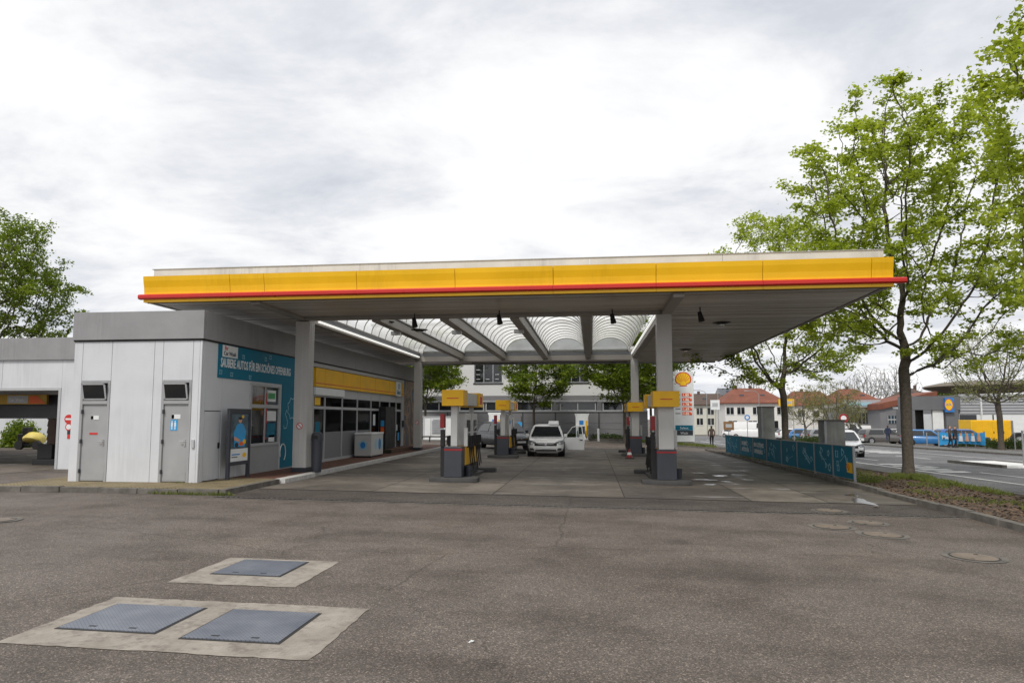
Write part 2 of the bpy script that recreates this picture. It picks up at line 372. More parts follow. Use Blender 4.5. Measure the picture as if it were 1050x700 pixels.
_txt = {}
def text(s, size, mt, parent, origin, xd, ud, name='lettering', align='LEFT', bold=0, local=False, depth=.002, squash=1):
    cu = bpy.data.curves.new('t', 'FONT'); cu.body = s; cu.size = size; cu.align_x = align; cu.extrude = depth; cu.offset = bold; cu.resolution_u = 2
    t = bpy.data.objects.new('t', cu); COL.objects.link(t); dg = bpy.context.evaluated_depsgraph_get(); dg.update()
    me = bpy.data.meshes.new_from_object(t.evaluated_get(dg)); bpy.data.objects.remove(t); bpy.data.curves.remove(cu)
    xd, ud = Vector(xd).normalized(), Vector(ud).normalized(); nz = xd.cross(ud); o0 = Vector(origin)
    for v in me.vertices: v.co = o0 + xd * v.co.x * squash + ud * v.co.y + nz * v.co.z
    me.materials.clear(); me.materials.append(M(mt))
    me.update(); me.validate()
    return link(name, me, parent, local)
def structure(o): o['kind'] = 'structure'; return o
def sheet(name, mt, x0, x1, y0, y1, dz, step=1.0, parent=None, thick=0):
    xs = np.linspace(x0, x1, max(2, int(round((x1 - x0) / step)) + 1)); ys = np.linspace(y0, y1, max(2, int(round((y1 - y0) / step)) + 1)); mb = MB()
    vs = [(x, y, g(x, y) + dz) for y in ys for x in xs]; n = len(xs)
    fs = [(j * n + i, j * n + i + 1, (j + 1) * n + i + 1, (j + 1) * n + i) for j in range(len(ys) - 1) for i in range(n - 1)]
    mb.add(vs, fs)
    if thick:
        loop = [i for i in range(n)] + [j * n + n - 1 for j in range(1, len(ys))] + [(len(ys) - 1) * n + i for i in range(n - 2, -1, -1)] + [j * n for j in range(len(ys) - 2, 0, -1)]
        o = len(mb.v); mb.v += [(vs[i][0], vs[i][1], vs[i][2] - thick) for i in loop]; L = len(loop)
        for k in range(L): mb.f.append([loop[k], o + k, o + (k + 1) % L, loop[(k + 1) % L]]); mb.mi.append(0)
    return mb.build(name, mt, parent)

def apron_mat():
    m, nt, b, o = nodes('apron'); vec = coords(nt)
    n = noise(nt, vec, 2.2, 8, .7, .4); n2 = noise(nt, vec, 9, 6, .7); br = nd(nt, 'ShaderNodeTexBrick', Scale=7.0); br.inputs['Mortar Size'].default_value = .012; nt.links.new(mix(nt, .03, vec, noise(nt, vec, 5, 3), 'ADD'), br.inputs['Vector'])
    c = mix(nt, ramp(nt, n, [(.3, 0), (.7, 1)]), (.20, .175, .145), (.36, .325, .28)); c = mix(nt, ramp(nt, n2, [(.5, 0), (.72, .75)]), c, (.10, .088, .075)); c = mix(nt, mix(nt, .35, 0, br.outputs['Fac']), c, (.11, .10, .085))
    nt.links.new(c, b.inputs['Base Color']); b.inputs['Roughness'].default_value = .9; bump(nt, b, n2, .5, .01)
apron_mat()
def puddle_mat():
    m, nt, b, o = nodes('puddle'); b.inputs['Base Color'].default_value = (.06, .055, .05, 1); b.inputs['Roughness'].default_value = .17; b.inputs['IOR'].default_value = 1.33
    bump(nt, b, noise(nt, coords(nt), 6, 3), .05, .01)
puddle_mat()
mat('concrete_dk', (.12, .11, .10), .85, v=.3, s=4)
# ================================================================ SETTING
def ground():
    xs = sorted(set(list(np.arange(-60, 0, 3.0)) + list(np.arange(0, 14.01, .5)) + list(np.arange(14, 80, 3.0)) + [-900, -400, -180, -100, 110, 180, 400, 900]))
    ys = sorted(set(list(np.arange(-12, 20, 2.0)) + list(np.arange(20, 134, 2.0)) + [-300, -120, -50, -25, 140, 180, 260, 500, 1200]))
    mb = MB(); n = len(xs); mb.add([(x, y, g(x, y)) for y in ys for x in xs], [(j * n + i, j * n + i + 1, (j + 1) * n + i + 1, (j + 1) * n + i) for j in range(len(ys) - 1) for i in range(n - 1)])
    return structure(mb.build('ground', 'asphalt'))
GROUND = ground()
# concrete forecourt under the canopy: a base sheet with single slabs
fc = structure(sheet('forecourt', 'dark_gap', -8.2, 7.2, 16.0, 40.0, .004, 1.0))
xe = [-8.2, -5.3, -2.35, .75, 3.6, 5.3, 7.2]; ye = [16.0, 18.6, 22.0, 25.5, 29.0, 32.5, 36.2, 40.0]
for j in range(len(ye) - 1):
    for i in range(len(xe) - 1):
        k = random.choice([0, 0, 1, 2]) if not (i in (1, 4) and j == 0) else 3
        if i == 4 and j < 2: k = 3 if j == 0 else 1
        sheet('slab', 'slab%d' % k, xe[i] + .012, xe[i + 1] - .012, ye[j] + .012, ye[j + 1] - .012, .012, .8, fc)
# slot drain: frame rails and grating
dr = structure(sheet('drain_channel', 'drain', -8.3, 7.2, 14.08, 14.24, .004, .8))
for yy in (14.055, 14.265): sheet('drain_rail', 'concrete_dk' if yy > 14.1 else 'concrete', -8.3, 7.2, yy - .022, yy + .022, .008, .8, dr)
gr = MB()
for i in range(130):
    x = -8.25 + i * .1185; gr.box(x, x + .06, 14.085, 14.235, g(x, 14) + .005, g(x, 14) + .012)
gr.build('grating', 'drain', dr, kind='stuff')
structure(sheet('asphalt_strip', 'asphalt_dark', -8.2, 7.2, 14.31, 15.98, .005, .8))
# street on the right with kerbs, markings and the far pavement
road = structure(sheet('road', 'road_asphalt', 10.45, 25.0, -30, 130, .010, .8))
pv = structure(sheet('far_pavement', 'paver_grey', 25.3, 28.2, 0, 130, .11, 1.0, thick=.11))
for k in range(36):
    y = 30 + k * 2; sheet('kerb_stone', 'kerb', 25.0, 25.3, y + .01, y + 1.99, .125, 1, pv, thick=.13)
bike = structure(sheet('parking_strip', 'paver_grey', 10.46, 12.2, 26, 60, .016, .8))
def mark(x0, x1, y0, y1): return structure(sheet('lane_marking', 'white_paint', x0, x1, y0, y1, .020, .8))
for y in range(14, 92, 8): mark(17.6, 17.74, y, y + 4)
for y in range(12, 90, 6): mark(14.2, 14.32, y, y + 3)
mark(12.4, 12.55, 14, 80); mark(21.0, 21.13, 10, 100)
for k in range(5): mark(12.9 + k * .0, 14.0, 27 + k * 1.3, 27.55 + k * 1.3)
for k in range(4): mark(18.4, 20.4, 46 + k * 1.5, 46.7 + k * 1.5)
isl = sheet('traffic_island', 'white_paint', 17.0, 18.9, 30.2, 34.5, .10, .9, thick=.1); structure(isl)
for k in range(2): sheet('kerb_stone', 'kerb', 16.8 + k * 2.1, 17.0 + k * 2.1, 30.2, 34.5, .13, .9, isl, thick=.13)
# planting bed between forecourt and street
bed = structure(sheet('planting_bed', 'soil', 7.42, 10.30, 6, 46, .07, .5, thick=.08))
for k in range(36):
    y = 7 + k * 1.03
    if y > 44: break
    dz = random.uniform(-.025, .02); dxx = random.uniform(-.02, .02)
    sheet('kerb_stone', 'kerb', 7.22 + dxx, 7.40 + dxx, y + .008, y + 1.022, .12 + dz, .51, bed, thick=.14)
for k in range(40):
    y = 6 + k * 1.0; sheet('kerb_stone', 'kerb', 10.31, 10.44, y + .006, y + .994, .09, .5, bed, thick=.1)
def scatter_chips(n, x0, x1, y0, y1):
    mb = MB()
    for _ in range(n):
        x, y = random.uniform(x0, x1), y0 + (y1 - y0) * random.random() ** 1.5; s = random.uniform(.02, .06); a = random.uniform(0, 6.3)
        c, t = math.cos(a) * s, math.sin(a) * s; z = g(x, y) + .075; e = random.uniform(.005, .03)
        mb.add([(x + c, y + t, z), (x - t * .5, y + c * .5, z + e), (x - c, y - t, z + e * .6), (x + t * .5, y - c * .5, z)], [(0, 1, 2, 3)])
    return mb.build('bark_chips', 'chip', bed, kind='stuff')
scatter_chips(9000, 7.45, 10.2, 9, 30)
def grass(name, spots, parent=None):
    V = []; Fc = []
    for (x, y, rx, ry, n, h) in spots:
        for _ in range(n):
            a = random.uniform(0, 6.283); rr = math.sqrt(random.random()); px, py = x + rx * rr * math.cos(a), y + ry * rr * math.sin(a); z = g(px, py) + (.06 if 7.4 < px < 10.4 and py < 46 else 0.0)
            hh = h * random.uniform(.4, 1.1); t = random.uniform(0, 6.283); wd = .006 + .004 * random.random(); lx, ly = random.gauss(0, .35) * hh, random.gauss(0, .35) * hh
            o = len(V); V += [(px - wd * math.cos(t), py - wd * math.sin(t), z), (px + wd * math.cos(t), py + wd * math.sin(t), z), (px + lx * .4 + wd * .7 * math.cos(t), py + ly * .4 + wd * .7 * math.sin(t), z + hh * .6), (px + lx, py + ly, z + hh)]
            Fc += [(o, o + 1, o + 2), (o, o + 2, o + 3)]
    me = bpy.data.meshes.new(name); me.from_pydata(V, [], Fc); me.materials.append(M('grass')); o = link(name, me, parent); o['kind'] = 'stuff'; return o
sp_ = [(10.0, 22.7, .6, .6, 1500, .20), (9.95, 21.2, .3, 1.3, 1100, .16), (10.0, 18.9, .25, 1.3, 900, .13), (10.1, 16.2, .2, 1.2, 500, .11), (8.0, 21.3, .45, .7, 600, .12), (8.7, 22.6, .9, .9, 700, .12), (9.2, 20.0, .5, .8, 350, .1), (8.4, 16.9, .5, .4, 200, .09), (8.6, 26.0, 1.2, 2.6, 1500, .12), (8.9, 16.2, .6, .5, 260, .09), (8.2, 18.2, .3, .7, 200, .08), (9.0, 14.6, .35, .8, 350, .10), (9.3, 12.6, .5, .7, 300, .10), (8.8, 34, 1.4, 8, 3000, .2)]
gs = grass('grass', sp_); tag(gs, 'patchy green grass tufts in the brown planting bed beside the street', 'grass')
# shop pavement
PZ = .12
pav = structure(sheet('shop_pavement', 'paver_sand', -14.3, -8.42, 14.72, 17.4, PZ, .9, thick=.12))
sheet('red_paving', 'paver_red', -9.9, -8.42, 17.4, 40, PZ, .9, pav, thick=.12)
sheet('side_paving', 'paver_sand', -14.3, -13.2, 17.4, 21.0, PZ, .9, pav, thick=.12)
for k in range(6):
    x = -14.3 + k * .98; dz = random.uniform(-.02, .012)
    sheet('kerb_stone', 'kerb', x + .01, x + .97, 14.55 + random.uniform(-.015, .015), 14.71, PZ + .004 + dz, .5, pav, thick=.13)
for k in range(3):
    y = 14.6 + k * .9; sheet('kerb_stone', 'kerb', -8.41, -8.26, y, y + .88, PZ + .004, .5, pav, thick=.13)
for k in range(23):
    y = 17.3 + k * 1.0; sheet('white_kerb_stone', 'kerb_white', -8.41, -8.22 + (.1 if k < 2 else 0), y + .012, y + .988, PZ + .006, .5, pav, thick=.13)
# weeds along the wall foot and kerb
grass('weeds', [(-10.1, 15.75, .25, .06, 160, .16), (-9.2, 14.5, .9, .05, 260, .09), (-12.1, 15.78, .1, .05, 50, .08), (-8.3, 14.52, .3, .05, 120, .1), (-13.6, 18.5, .5, 1.8, 500, .1)], pav)
# concrete aprons with steel hatches
def apron(x0, x1, y0, y1):
    o = sheet('concrete_apron', 'apron', x0, x1, y0, y1, .005, .09)
    for v in o.data.vertices:                          # slightly broken edges
        if min(abs(v.co.x - x0), abs(v.co.x - x1)) < .01: v.co.x += random.uniform(-.012, .012)
        if min(abs(v.co.y - y0), abs(v.co.y - y1)) < .01: v.co.y += random.uniform(-.012, .012)
    return structure(o)
def hatch(x0, x1, y0, y1, label):
    z = g((x0 + x1) / 2, (y0 + y1) / 2) + .006; t = thing('hatch_cover', label, 'hatch', ((x0 + x1) / 2, (y0 + y1) / 2, z), 'steel hatches in the asphalt')
    def zz(x, y): return g(x, y)
    def slab(n, mt, a, b, c, d, h0, h1, par):
        mb = MB(); P = [(a, c), (b, c), (b, d), (a, d)]
        mb.add([(x, y, zz(x, y) + h0) for x, y in P] + [(x, y, zz(x, y) + h1) for x, y in P], [(3, 2, 1, 0), (4, 5, 6, 7)] + [(i, (i + 1) % 4, 4 + (i + 1) % 4, 4 + i) for i in range(4)])
        return mb.build(n, mt, par)
    slab('frame', 'drain', x0 - .022, x1 + .022, y0 - .022, y1 + .022, .002, .009, t)
    slab('plate', 'tread_plate', x0, x1, y0, y1, .006, .016, t)
    for sx in (.3, .72):
        xm = x0 + (x1 - x0) * sx; slab('lifting_slot', 'black', xm - .035, xm + .035, y0 + .06, y0 + .085, .012, .0175, t)
apron(-4.75, -2.13, 5.03, 6.42); apron(-4.62, -3.17, 7.05, 8.36)
hatch(-4.54, -3.66, 5.43, 6.17, 'steel tread plate hatch, left one of the nearest pair'); hatch(-3.36, -2.53, 5.35, 6.17, 'steel tread plate hatch, right one of the nearest pair'); hatch(-4.36, -3.55, 7.49, 8.24, 'steel tread plate hatch alone on the farther concrete apron')
def manhole(x, y, label, r=.30):
    z = g(x, y); t = thing('manhole_cover', label, 'manhole', (x, y, z), 'round manhole covers in the asphalt')
    def disc(n, mt, r0, r1, h):
        mb = MB(); N = 32; A = [2 * math.pi * i / N for i in range(N)]
        P = lambda rr, hh: [(x + rr * math.cos(a), y + rr * math.sin(a), g(x + rr * math.cos(a), y + rr * math.sin(a)) + hh) for a in A]
        if r0 == 0: mb.add(P(r1, h), [tuple(range(N))])
        else: mb.add(P(r0, h) + P(r1, h), [(i, (i + 1) % N, N + (i + 1) % N, N + i) for i in range(N)])
        return mb.build(n, mt, t)
    disc('frame_ring', 'kerb', r, r + .085, .006); disc('rim', 'drain', r - .035, r, .005); disc('lid', 'cast_iron', 0, r - .03, .010)
    for k in range(2):
        a = 1 + k * math.pi; BX('lifting_hole', 'black', t, x + .2 * math.cos(a) - .025, x + .2 * math.cos(a) + .025, y + .2 * math.sin(a) - .02, y + .2 * math.sin(a) + .02, z + .004, z + .0125)
for (px, py), lb in {(999, 571): 'round iron manhole cover nearest the camera, at far right', (905, 548.2): 'round iron manhole cover, second from the camera on the right', (853, 540): 'round iron manhole cover left of two others, in front of the drain', (890, 536): 'faint round manhole cover right behind two clear ones, before the drain', (850, 523.5): 'round manhole cover beyond the drain line near the teal fence', (-2, 533): 'manhole cover cut off by the left picture edge'}.items():
    p = gp(px, py); manhole(p.x, p.y, lb, .27 if py < 540 else .31)
p = gp(482, 658.5); lt = MB()
for i in range(3): lt.quad(*[(p.x + .02 * math.cos(a + i) + .008 * i, p.y + .02 * math.sin(a + i), p.z + .004 + .006 * i + .004 * math.sin(a * 2)) for a in (0, 1.6, 3.1, 4.7)])
tag(lt.build('litter', 'print_white'), 'tiny white scrap of litter on the foreground asphalt', 'litter')
p = gp(899, 520.5); ms_ = bpy.data.meshes.new('stone'); bm = bmesh.new(); bmesh.ops.create_icosphere(bm, subdivisions=2, radius=.045)
for v in bm.verts: v.co = Vector((v.co.x * 1.3, v.co.y, v.co.z * .5)) * (1 + .25 * random.uniform(-1, 1)) + p + Vector((0, 0, .03))
bm.to_mesh(ms_); bm.free(); ms_.materials.append(M('kerb')); tag(link('stone', ms_), 'loose pale stone on the asphalt below the right kerb', 'stone')

# ================================================================ CANOPY
ZS = 4.9
can = thing('station_canopy', 'wide forecourt canopy with yellow fascia, red bar and barrel skylights', 'canopy', (-2.4, 27, g(-2.4, 27)))
CX0, CX1, CY0, CY1 = -11.6, 6.85, 16.5, 37.7
KX0, KX1, KY0, KY1 = -8.6, 2.0, 19.7, 33.2
ZT = 5.075
for b in ((CX0, CX1, CY0, KY0), (CX0, CX1, KY1, CY1), (CX0, KX0, KY0, KY1), (KX1, CX1, KY0, KY1)):
    BX('roof_deck', 'grey_clad2', can, b[0], b[1], b[2], b[3], ZS + .03, 5.07)
sl = MB()                                            # soffit slats, too fine to pick apart
def slats(x0, x1, y0, y1, wd=.2):
    n = int((y1 - y0) / wd)
    for i in range(n):
        a = y0 + i * wd; dz = random.uniform(-.006, .006); sl.box(x0, x1, a + .014, a + wd - .014, ZS + dz, ZS + .028)
slats(CX0 + .03, CX1 - .03, CY0 + .03, KY0 - .3); slats(CX0 + .03, CX1 - .03, KY1 + .3, CY1 - .03)
slats(KX1 + .3, CX1 - .03, KY0 - .28, KY1 + .28); slats(CX0 + .03, KX0 - .3, KY0 - .28, KY1 + .28)
sl.build('soffit_slats', 'soffit', can, kind='stuff')
# perimeter and bay beams
ZB = ZS - .12
def beam(x0, x1, y0, y1, z0, z1, n='beam', mt='beam'): return BX(n, mt, can, x0, x1, y0, y1, z0, z1, bevel=.01)
beam(KX0 - .29, KX0 - .02, KY0, KY1, ZB, ZS + .25); beam(KX1 + .02, KX1 + .29, KY0 - 3.1, KY1 + .25, ZB, ZS + .25)
beam(KX0 - .29, KX1 + .01, KY0 - .29, KY0 - .01, ZB + .03, ZS + .3); beam(KX0 - .29, KX1 + .01, KY1 + .01, KY1 + .29, ZB - .12, ZS + .3)
beam(KX0 - .29, KX0 - .02, CY0 + .1, KY0 - .3, ZB + .04, ZS + .2)
NB = 5; pit = (KX1 - KX0) / NB
for i in range(1, NB):
    x = KX0 + i * pit; beam(x - .14, x + .14, KY0, KY1, ZB - .02, ZS + .16, 'skylight_beam'); BX('gutter', 'frame_grey', can, x - .20, x + .20, KY0, KY1, ZS + .161, ZS + .20)
for i in range(NB):
    x0 = KX0 + i * pit + .16; x1 = KX0 + (i + 1) * pit - .16; cx = (x0 + x1) / 2; hw = (x1 - x0) / 2; N = 14
    arc = [(cx - hw * math.cos(math.pi * k / N), ZS + .18 + hw * .78 * math.sin(math.pi * k / N)) for k in range(N + 1)]
    ny = 15; ystep = (KY1 - KY0) / ny
    vault = thing  # name kept short
    pan = MB().loft([[(x, KY0 + .02, z) for x, z in arc], [(x, KY1 - .02, z) for x, z in arc]], close=False, caps=False).build('skylight_vault', 'polycarb', can, smooth=True)
    for k in range(ny + 1):
        yy = KY0 + .04 + k * (KY1 - KY0 - .08) / ny; rb = MB().tube([(x, yy, z - .012) for x, z in arc], .022, 5).build('rib', 'beam', pan)
    for yy in (KY0 + .01, KY1 - .015):
        MB().prism([(x, yy, z) for x, z in arc], (0, .012, 0)).build('end_pane', 'polycarb', pan)
BX('light_strip', 'tube_light', can, KX0 + .02, KX0 + .09, KY0 + .6, KY1 - .4, ZS - .06, ZS)
BX('light_strip', 'tube_light', can, KX1 - .07, KX1 - .02, KY0 + .3, KY1 - .4, ZS + .0, ZS + .06)
# fascia: panels, red bar, lower strip, parapet
joints = [-11.75, -9.33, -8.39, -5.91, -3.36, -.90, 1.59, 4.08, 6.53, 7.02]
def fascia_profile(o):                              # (outward offset, z), concave upper yellow panel
    return [(.10 - o, 5.57), (.085 - o, 5.45), (.045 - o, 5.28), (.03 - o, 5.15), (.03 - o, 5.10)]
for a, b in zip(joints, joints[1:]):
    pr = fascia_profile(0); pts = [(CY0 - .10 - d, z) for d, z in pr] + [(CY0 - .04, 5.10), (CY0 - .04, 5.57)]
    mb = MB(); mb.prism([(a + .006, y, z) for y, z in pts], (b - a - .012, 0, 0)); mb.build('fascia_panel', 'yellow', can)
    BX('fascia_strip', 'yellow', can, a + .004, b - .004, CY0 - .14, CY0 - .04, 4.885, 4.955)
for a, b in zip([-11.86, -8.40, -5.92, -3.37, -.91, 1.58, 4.07], [-8.40, -5.92, -3.37, -.91, 1.58, 4.07, 7.28]):
    mb = MB(); pr = [(CY0 - .10, 5.097), (CY0 - .19, 5.09), (CY0 - .225, 5.06), (CY0 - .225, 4.99), (CY0 - .19, 4.96), (CY0 - .10, 4.957)]
    mb.prism([(a + .003, y, z) for y, z in pr], (b - a - .006, 0, 0)); mb.build('red_bar', 'red_bar', can)
BX('fascia_backing', 'print_dark', can, -11.7, 7.0, CY0 - .038, CY0 - .004, 4.87, 5.56)
for sx, X in ((-1, CX0), (1, CX1)):                 # side returns
    y = CY0 - .03
    while y < CY1 - .1:
        y2 = min(y + 2.5, CY1); mb = MB(); pr = [(d, z) for d, z in fascia_profile(0)]
        mb.prism([(X + sx * (.06 + d), y + .006, z) for d, z in pr] + [(X + sx * .02, y + .006, 5.10), (X + sx * .02, y + .006, 5.57)], (0, y2 - y - .012, 0)); mb.build('fascia_panel', 'yellow', can)
        BX('side_bar', 'beam', can, X + sx * .03, X + sx * .22, y + .003, y2 - .003, 4.965, 5.075); BX('fascia_strip', 'beam', can, X + sx * .02, X + sx * .12, y + .004, y2 - .004, 4.885, 4.955); y = y2
for a, b in zip([-11.62, -5.9, .0, 3.2], [-5.9, .0, 3.2, 6.9]): BX('parapet_panel', 'parapet', can, a + .004, b - .004, CY0 + .05, CY0 + .12, ZT, 5.80)
BX('parapet_cap', 'frame_grey', can, -11.66, 6.92, CY0 + .03, CY0 + .14, 5.80, 5.815)
for X in (CX0, CX1 - .06): BX('parapet_panel', 'parapet', can, X, X + .06, CY0 + .15, CY1, ZT, 5.79)
BX('parapet_panel', 'parapet', can, CX0 + .07, CX1 - .07, CY1 - .06, CY1, ZT, 5.79)
BX('roof_vent', 'dark_frame', can, -6.05, -5.35, 17.6, 18.2, ZT, 5.98)
BX('edge_trim', 'frame_grey', can, CX0 + .1, CX1 - .1, CY1, CY1 + .04, ZS - .06, ZS + .2)
# columns
COLS = {}
for nm, (x, y, wd) in dict(lf=(-8.75, 19.75, .42), rf=(2.08, 19.55, .41), lr=(-8.72, 33.4, .36), rr=(2.12, 33.4, .36)).items():
    z0 = g(x, y) + (PZ if nm[0] == 'l' else 0); mb = MB(); h = wd / 2
    mb.box(x - h, x + h, y - h, y + h, z0, ZB)
    for k in range(3):                             # shallow flutes on the faces
        f = x - h + wd * (k + .5) / 3; mb.box(f - .02, f + .02, y - h - .008, y - h, z0, ZB); mb.box(x + h, x + h + .008, y - h + wd * (k + .5) / 3 - .02, y - h + wd * (k + .5) / 3 + .02, z0, ZB)
    c = mb.build('column', 'column', can); COLS[nm] = (x, y, wd, z0)
    if nm[0] == 'l':
        BX('column_foot', 'print_dark', c, x - h - .03, x + h + .03, y - h - .03, y + h + .03, z0, z0 + .13)
        q = (y - h - .012)
        MB().cyl((x, q, 1.60), (x, q - .006, 1.60), .10, n=24).build('no_smoking_sign', 'print_white', c)
        ring = MB(); ring.loft([[(x + r * math.cos(t), q - dy_, 1.60 + r * math.sin(t)) for t in np.linspace(0, 2 * math.pi, 24, endpoint=False)] for r, dy_ in ((.10, .0065), (.10, .011), (.078, .011), (.078, .0065))], caps=False)
        ring.obox(Matrix.Translation((x, q - .009, 1.60)) @ Matrix.Rotation(R(45), 4, 'Y'), .085, .002, .011); ring.build('no_smoking_ring', 'print_red', c)
# lamps
for (px, py) in ((425, 331), (512, 328), (628, 327), (718, 325)):
    p = onz(px, py, 4.62); ft = MB(); ft.cyl((p.x, p.y, ZS + .05), (p.x, p.y, 4.74), .018, n=6); rod = ft.build('lamp_rod', 'black', can)
    MB().cyl((p.x - .02, p.y, 4.76), (p.x + .03, p.y - .05, 4.50), .055, .085, 12).build('lamp_head', 'black', rod)
for (px, py) in ((740, 330.5), (703, 358), (430, 338), (395, 330)):
    p = onz(px, py, ZS); c = MB(); c.cyl((p.x, p.y, ZS - .06), (p.x, p.y, ZS), .10, .30, 18); d = c.build('ceiling_lamp', 'black', can)
    MB().cyl((p.x, p.y, ZS - .085), (p.x, p.y, ZS - .06), .09, n=14).build('lamp_lens', 'lamp_glass', d)
for x, y in ((-6.4, 22.0), (-4.3, 22.0), (-2.2, 22.0)): BX('junction_box', 'frame_grey', can, x - .32, x - .0, y, y + .16, ZB - .14, ZB - .02)
MB().tube([(-6, 33.55, ZS - .30), (1.8, 33.55, ZS - .30)], .02, 6).build('conduit', 'black', can)

# ================================================================ SHOP BUILDING
WX = -9.75; WF = 15.9; BX0 = -13.27; BYE = 36.6; CB, CT = 3.8, 4.56; GZ = .235
shop = thing('shop_building', 'low white shop building with grey parapet, shop front and teal banner', 'building', ((BX0 + WX) / 2, WF, GZ))
BX('core_wall', 'grey_clad', shop, BX0 + .08, WX - .5, WF + .5, BYE - .1, GZ, CB + .2)
BX('roof', 'grey_cap', shop, BX0 + .1, WX - .1, WF + .1, BYE - .05, CB + .25, CT - .15)
# front wall panels around the two doors
D1 = (-13.03, -12.21); D2 = (-10.80, -9.99); DT = 2.80
def fpan(x0, x1, z0, z1, y=WF): return BX('wall_panel', 'white_panel', shop, x0 + .005, x1 - .005, y, y + .06, z0, z1, bevel=.004)
fpan(BX0, D1[0], GZ, CB); fpan(D1[0], D1[1], DT, CB); fpan(D1[1] , -11.04, GZ, CB); fpan(-11.04, D2[0], GZ, CB); fpan(D2[0], D2[1], DT, CB); fpan(D2[1], WX - .06, GZ, CB)
MB().box(WX - .06, WX + .002, WF - .004, WF + .066, GZ, CB).build('corner_post', 'white_panel', shop, bevel=.01)
BX('backing', 'dark_gap', shop, BX0 + .02, WX - .08, WF + .07, WF + .12, GZ, CB)
BX('left_wall', 'white_panel', shop, BX0, BX0 + .06, WF + .065, BYE, GZ, CB)
def cap(axis, a, b, pos, back):
    if axis == 'x': BX('parapet_panel', 'grey_cap', shop, a + .004, b - .004, pos, back, CB + .04, CT, bevel=.006)
    else: BX('parapet_panel', 'grey_cap', shop, back, pos, a + .004, b - .004, CB + .04, CT, bevel=.006)
cap('x', BX0 - .03, WX + .06, WF - .06, WF + .06)
yj = [WF + .062, 19.5, 23.2, 26.9, 30.6, 34.3, BYE]
for a, b in zip(yj, yj[1:]): cap('y', a, b, WX + .06, WX - .06)
cap('y', WF + .062, BYE, BX0 + .06, BX0 - .03)
BX('shadow_gap', 'dark_gap', shop, BX0 - .01, WX + .03, WF - .03, WF + .05, CB, CB + .04); BX('shadow_gap', 'dark_gap', shop, WX - .05, WX + .03, WF + .05, BYE, CB, CB + .04)
def door(d0, d1, stk):
    y = WF - .012; fr = MB()
    fr.box(d0, d0 + .07, y, y + .09, GZ, DT); fr.box(d1 - .07, d1, y, y + .09, GZ, DT); fr.box(d0 + .07, d1 - .07, y, y + .09, DT - .07, DT); fr.box(d0 + .07, d1 - .07, y, y + .09, 2.19, 2.28)
    f = fr.build('door_frame', 'door_grey', shop, bevel=.006)
    lf = MB().box(d0 + .072, d1 - .072, WF + .03, WF + .07, GZ + .02, 2.185).build('door_leaf', 'door_grey', shop, bevel=.004)
    for zz in (.45, 1.2, 1.95): BX('hinge', 'dark_frame', lf, d0 + .055, d0 + .085, WF - .03, WF + .03, zz, zz + .1)
    h = MB(); h.box(d1 - .17, d1 - .13, WF + .015, WF + .03, 1.13, 1.30); h.cyl((d1 - .15, WF + .02, 1.25), (d1 - .15, WF - .03, 1.25), .01, n=8); h.cyl((d1 - .145, WF - .03, 1.25), (d1 - .27, WF - .03, 1.25), .011, n=8); h.build('handle', 'chrome', lf)
    BX('kick_plate', 'door_grey', lf, d0 + .1, d1 - .1, WF + .024, WF + .031, GZ + .05, GZ + .25)
    # tilted transom window
    tr = MB().box(d0 + .072, d1 - .072, WF + .05, WF + .06, 2.285, DT - .075).build('transom_opening', 'black', shop)
    mt = Matrix.Translation(((d0 + d1) / 2, WF - .01, 2.30)) @ Matrix.Rotation(R(13), 4, 'X'); sash = MB(); hw = (d1 - d0) / 2 - .085
    for bx in ((-hw, -hw + .035, 0, .43), (hw - .035, hw, 0, .43), (-hw, hw, 0, .035), (-hw, hw, .395, .43)):
        sash.add([mt @ Vector(v) for v in ((bx[0], -.012, bx[2]), (bx[1], -.012, bx[2]), (bx[1], -.012, bx[3]), (bx[0], -.012, bx[3]), (bx[0], .012, bx[2]), (bx[1], .012, bx[2]), (bx[1], .012, bx[3]), (bx[0], .012, bx[3]))], [(0, 1, 2, 3), (7, 6, 5, 4), (0, 4, 5, 1), (1, 5, 6, 2), (2, 6, 7, 3), (3, 7, 4, 0)])
    so = sash.build('transom_sash', 'frame_grey', shop)
    MB().add([mt @ Vector(v) for v in ((-hw + .03, 0, .03), (hw - .03, 0, .03), (hw - .03, 0, .4), (-hw + .03, 0, .4))], [(0, 1, 2, 3)]).build('pane', 'glass_dark', so)
    for n_, (x0, x1, z0, z1), mt_ in stk:
        BX(n_, mt_, lf, d0 + x0, d0 + x1, WF + .022, WF + .029, z0, z1)
door(*D1, [('sticker', (.30, .52, 1.80, 1.90), 'print_white'), ('sticker_mark', (.30, .37, 1.805, 1.895), 'print_red'), ('sticker', (.28, .50, 1.42, 1.47), 'print_red')])
door(*D2, [('sticker', (.28, .52, 1.82, 1.93), 'print_white'), ('sticker_mark', (.28, .35, 1.825, 1.925), 'print_red'), ('restroom_sign', (.26, .44, 1.53, 1.80), 'print_sky')])
for dxm in (.30, .385):                              # figures on the restroom sign
    fg = MB(); cx = D2[0] + dxm; fg.cyl((cx, WF + .0215, 1.755), (cx, WF + .02, 1.755), .018, n=10); fg.box(cx - .022, cx + .022, WF + .0195, WF + .0215, 1.63, 1.73); fg.box(cx - .015, cx - .003, WF + .0195, WF + .0215, 1.55, 1.63); fg.box(cx + .003, cx + .015, WF + .0195, WF + .0215, 1.55, 1.63); fg.build('restroom_figure', 'print_white', shop)
BX('grey_box', 'frame_grey', shop, -9.93, -9.86, WF - .04, WF, 1.1, 1.3)
